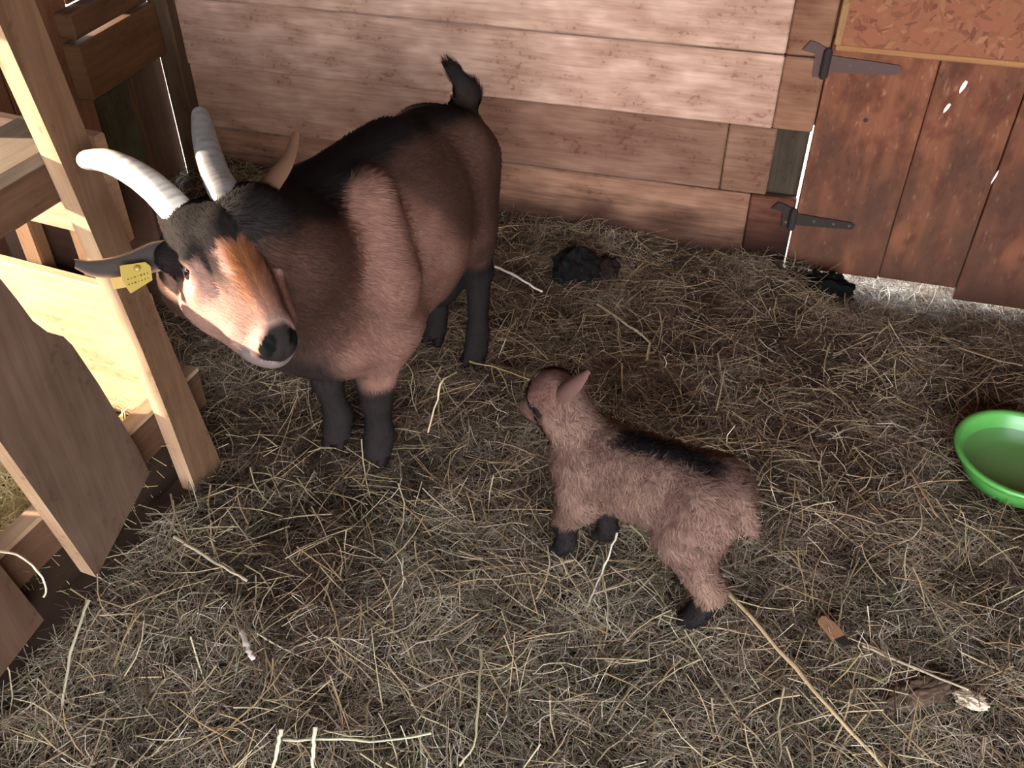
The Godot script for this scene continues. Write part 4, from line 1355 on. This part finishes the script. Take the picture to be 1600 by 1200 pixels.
func build_hay() -> void:
	var ov := PackedVector3Array()
	var on := PackedVector3Array()
	var oc := PackedColorArray()
	var oi := PackedInt32Array()
	var r := RandomNumberGenerator.new()
	r.seed = 99
	for k in 135000:
		var z := lerpf(-2.78, -0.58, r.randf())
		var x := lerpf(-1.12, 1.62, r.randf())
		var p := Vector3(x, 0, z)
		if not free_of_things(p): continue
		var q := p - FEED_O
		if q.dot(fn) < 0.005 and q.dot(ff) > -0.02 and q.dot(ff) < 1.2: continue
		var near := smoothstep(-2.2, -0.8, z)
		if absf(x) > 0.62 + (-z) * 0.52: continue
		p.y = gh(x, z) + r.randf() * r.randf() * 0.030 + 0.001
		var yaw := tnoise.get_noise_2d(x * 3.0, z * 3.0 + 5.0) * 5.0 + r.randf_range(-1.3, 1.3)
		var pitch := r.randfn() * 0.16
		var len_ := r.randf_range(0.03, 0.13)
		if r.randf() < 0.09:
			pitch = r.randf_range(0.3, 1.0)
			len_ *= 0.6
			p.y += 0.01
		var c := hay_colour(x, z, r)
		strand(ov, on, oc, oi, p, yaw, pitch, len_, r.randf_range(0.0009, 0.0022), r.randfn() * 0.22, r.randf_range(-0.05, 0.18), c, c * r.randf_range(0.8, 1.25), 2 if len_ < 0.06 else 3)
	# coarser stems
	for k in 5200:
		var z := lerpf(-2.75, -0.6, r.randf())
		var x := lerpf(-1.1, 1.6, r.randf())
		var p := Vector3(x, 0, z)
		if not free_of_things(p): continue
		var q := p - FEED_O
		if q.dot(fn) < 0.0 and q.dot(ff) > -0.02: continue
		if absf(x) > 0.62 + (-z) * 0.52: continue
		p.y = gh(x, z) + 0.012 + r.randf() * 0.022
		var c := lin(178, 162, 132).lerp(lin(150, 122, 88), r.randf()) * r.randf_range(0.5, 1.0)
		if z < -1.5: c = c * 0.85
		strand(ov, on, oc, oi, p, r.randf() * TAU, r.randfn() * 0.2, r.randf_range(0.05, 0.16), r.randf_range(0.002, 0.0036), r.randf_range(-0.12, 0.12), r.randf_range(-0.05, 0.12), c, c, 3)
	var h := obj("hay_bedding", arrays_mesh(ov, on, oc, PackedVector2Array(), oi), mats.hay)
	tag(h, "loose dull hay bedding strewn over the whole pen floor", "hay", "", "stuff")
	# fresh hay inside the feeder
	ov = PackedVector3Array()
	on = PackedVector3Array()
	oc = PackedColorArray()
	oi = PackedInt32Array()
	for k in 5000:
		var f := r.randf_range(0.03, 0.95)
		var n := r.randf_range(-0.40, -0.085)
		var p := FEED_O + fn * n + ff * f
		p.y = 0.02 + r.randf() * 0.12
		var c := lin(206, 190, 140).lerp(lin(160, 146, 96), r.randf())
		strand(ov, on, oc, oi, p, r.randf() * TAU, r.randfn() * 0.3, r.randf_range(0.05, 0.16), r.randf_range(0.001, 0.0026), r.randf_range(-0.3, 0.3), r.randf_range(-0.1, 0.2), c, c, 3)
	for k in 350:   # wisps in the corner behind the goat
		var p := WALL_O - wd * r.randf_range(1.45, 1.72) + wn * r.randf_range(0.03, 0.16)
		p.y = 0.03 + r.randf() * 0.06
		var c := lin(190, 176, 140)
		strand(ov, on, oc, oi, p, r.randf() * TAU, r.randfn() * 0.4, r.randf_range(0.04, 0.12), 0.0016, r.randf_range(-0.6, 0.6), 0.1, c, c, 3)
	var fh := obj("feeder_hay", arrays_mesh(ov, on, oc, PackedVector2Array(), oi), mats.hay)
	tag(fh, "fresh yellowish hay lying inside the wooden feeder", "hay", "", "stuff")


# ---------------------------------------------------------------- single stalks, chips and droppings
func build_litter() -> void:
	for s in STALKS:
		var pts := PackedVector3Array()
		var rad := PackedFloat32Array()
		var src: Array = s[1]
		var n := 10
		for i in n + 1:
			var f := float(i) / n * (src.size() - 1)
			var k := mini(int(f), src.size() - 2)
			pts.append((src[k] as Vector3).lerp(src[k + 1], f - k) + Vector3(0, -0.006, 0) + Vector3(gnoise.get_noise_1d(i * 3.0 + src[0].x * 50.0), 0, gnoise.get_noise_1d(i * 3.0 + 90.0 + src[0].z * 50.0)) * 0.004)
			rad.append(s[2] * (1.0 - 0.25 * float(i) / n) * (1.0 + 0.25 * (1.0 if i % 5 == 0 else 0.0)))
		var col: Color = s[3] * 0.74
		var o := obj("straw_stalk", tube(pts, rad, 7, func(t, a): return col * (0.95 + 0.12 * sin(t * 9.0 + a)), 0.7), mats.hay)
		tag(o, s[0], "straw")
	# wood chip with a charred end
	var chip := base("wood_chip", Transform3D(Basis.from_euler(Vector3(0.1, -1.156, 0.10)), Vector3(0.554, gh(0.554, -0.990) + 0.032, -0.990)))
	tag(chip, "small orange brown wood chip with a dark end lying in the hay at lower right", "wood chip")
	obj("wood", slab(PackedVector2Array([Vector2(-0.030, -0.009), Vector2(0.016, -0.012), Vector2(0.018, 0.010), Vector2(-0.012, 0.012), Vector2(-0.034, 0.004)]), 0.009, lin(206, 172, 150)), mats.rail, chip).rotation.x = -PI / 2
	obj("dark_end", slab(PackedVector2Array([Vector2(0.0165, -0.012), Vector2(0.036, -0.007), Vector2(0.038, 0.006), Vector2(0.0185, 0.010)]), 0.009, lin(48, 40, 38)), mats.earth, chip).rotation.x = -PI / 2
	# bark and a pale crumpled leaf
	lump("bark_piece", Vector3(0.672, gh(0.672, -0.885) + 0.016, -0.885), Vector3(0.060, 0.012, 0.026), 0.35, lin(92, 74, 62), 31, "flat dull brown piece of bark half buried in the hay at lower right", "bark")
	lump("dry_leaf", Vector3(0.752, gh(0.752, -0.868) + 0.024, -0.868), Vector3(0.026, 0.008, 0.017), -0.5, lin(190, 172, 150), 32, "pale crumpled dry leaf at the end of the bark piece", "leaf")
	lump("manure_lump", Vector3(0.172, 0.035, -2.135), Vector3(0.062, 0.060, 0.050), 0.2, lin(24, 22, 22), 33, "black manure lump in the hay at the foot of the plank wall, the larger one", "manure")
	lump("manure_lump", Vector3(0.250, 0.025, -2.150), Vector3(0.040, 0.034, 0.034), 0.8, lin(36, 28, 26), 34, "small dark brown manure lump touching the right of the large black lump", "manure")
	lump("manure_lump", Vector3(0.832, -0.030, -2.125), Vector3(0.085, 0.052, 0.050), -0.3, lin(20, 18, 17), 35, "dark lump standing for the shaded hollow under the left end of the door", "manure")  # added dark lump, gives the shade of the hollow below the door


func lump(called: String, at: Vector3, size: Vector3, turn: float, col: Color, sd: int, label: String, cat: String) -> void:
	var v := PackedVector3Array()
	var n := PackedVector3Array()
	var c := PackedColorArray()
	var idx := PackedInt32Array()
	var nu := 40
	var nv := 24
	for j in nv + 1:
		for i in nu + 1:
			var a := TAU * i / nu
			var b := PI * j / nv
			var d := Vector3(sin(b) * cos(a), cos(b), sin(b) * sin(a))
			var k := 1.0 + 0.35 * gnoise.get_noise_3dv(d * 1.6 + Vector3(sd, 0, 0)) + 0.22 * gnoise.get_noise_3dv(d * 5.0 + Vector3(0, sd, 0))
			v.append(d * size * k)
			n.append((d / size).normalized())
			c.append(col * (0.9 + 0.6 * gnoise.get_noise_3dv(d * 6.0 + Vector3(0, 0, sd))))
	for j in nv:
		for i in nu:
			var a := j * (nu + 1) + i
			var b := a + nu + 1
			idx.append_array([a, a + 1, b, a + 1, b + 1, b])
	# true normals
	n.fill(Vector3.ZERO)
	for k in range(0, idx.size(), 3):
		var q := (v[idx[k + 2]] - v[idx[k]]).cross(v[idx[k + 1]] - v[idx[k]])
		for e in 3: n[idx[k + e]] += q
	for k in n.size():
		n[k] = n[k].normalized() if n[k].length() > 1e-12 else Vector3.UP
		if n[k].dot(v[k]) < 0: n[k] = -n[k]
	var o := obj(called, arrays_mesh(v, n, c, PackedVector2Array(), idx), mats.earth)
	o.position = at
	o.rotation.y = turn
	tag(o, label, cat)
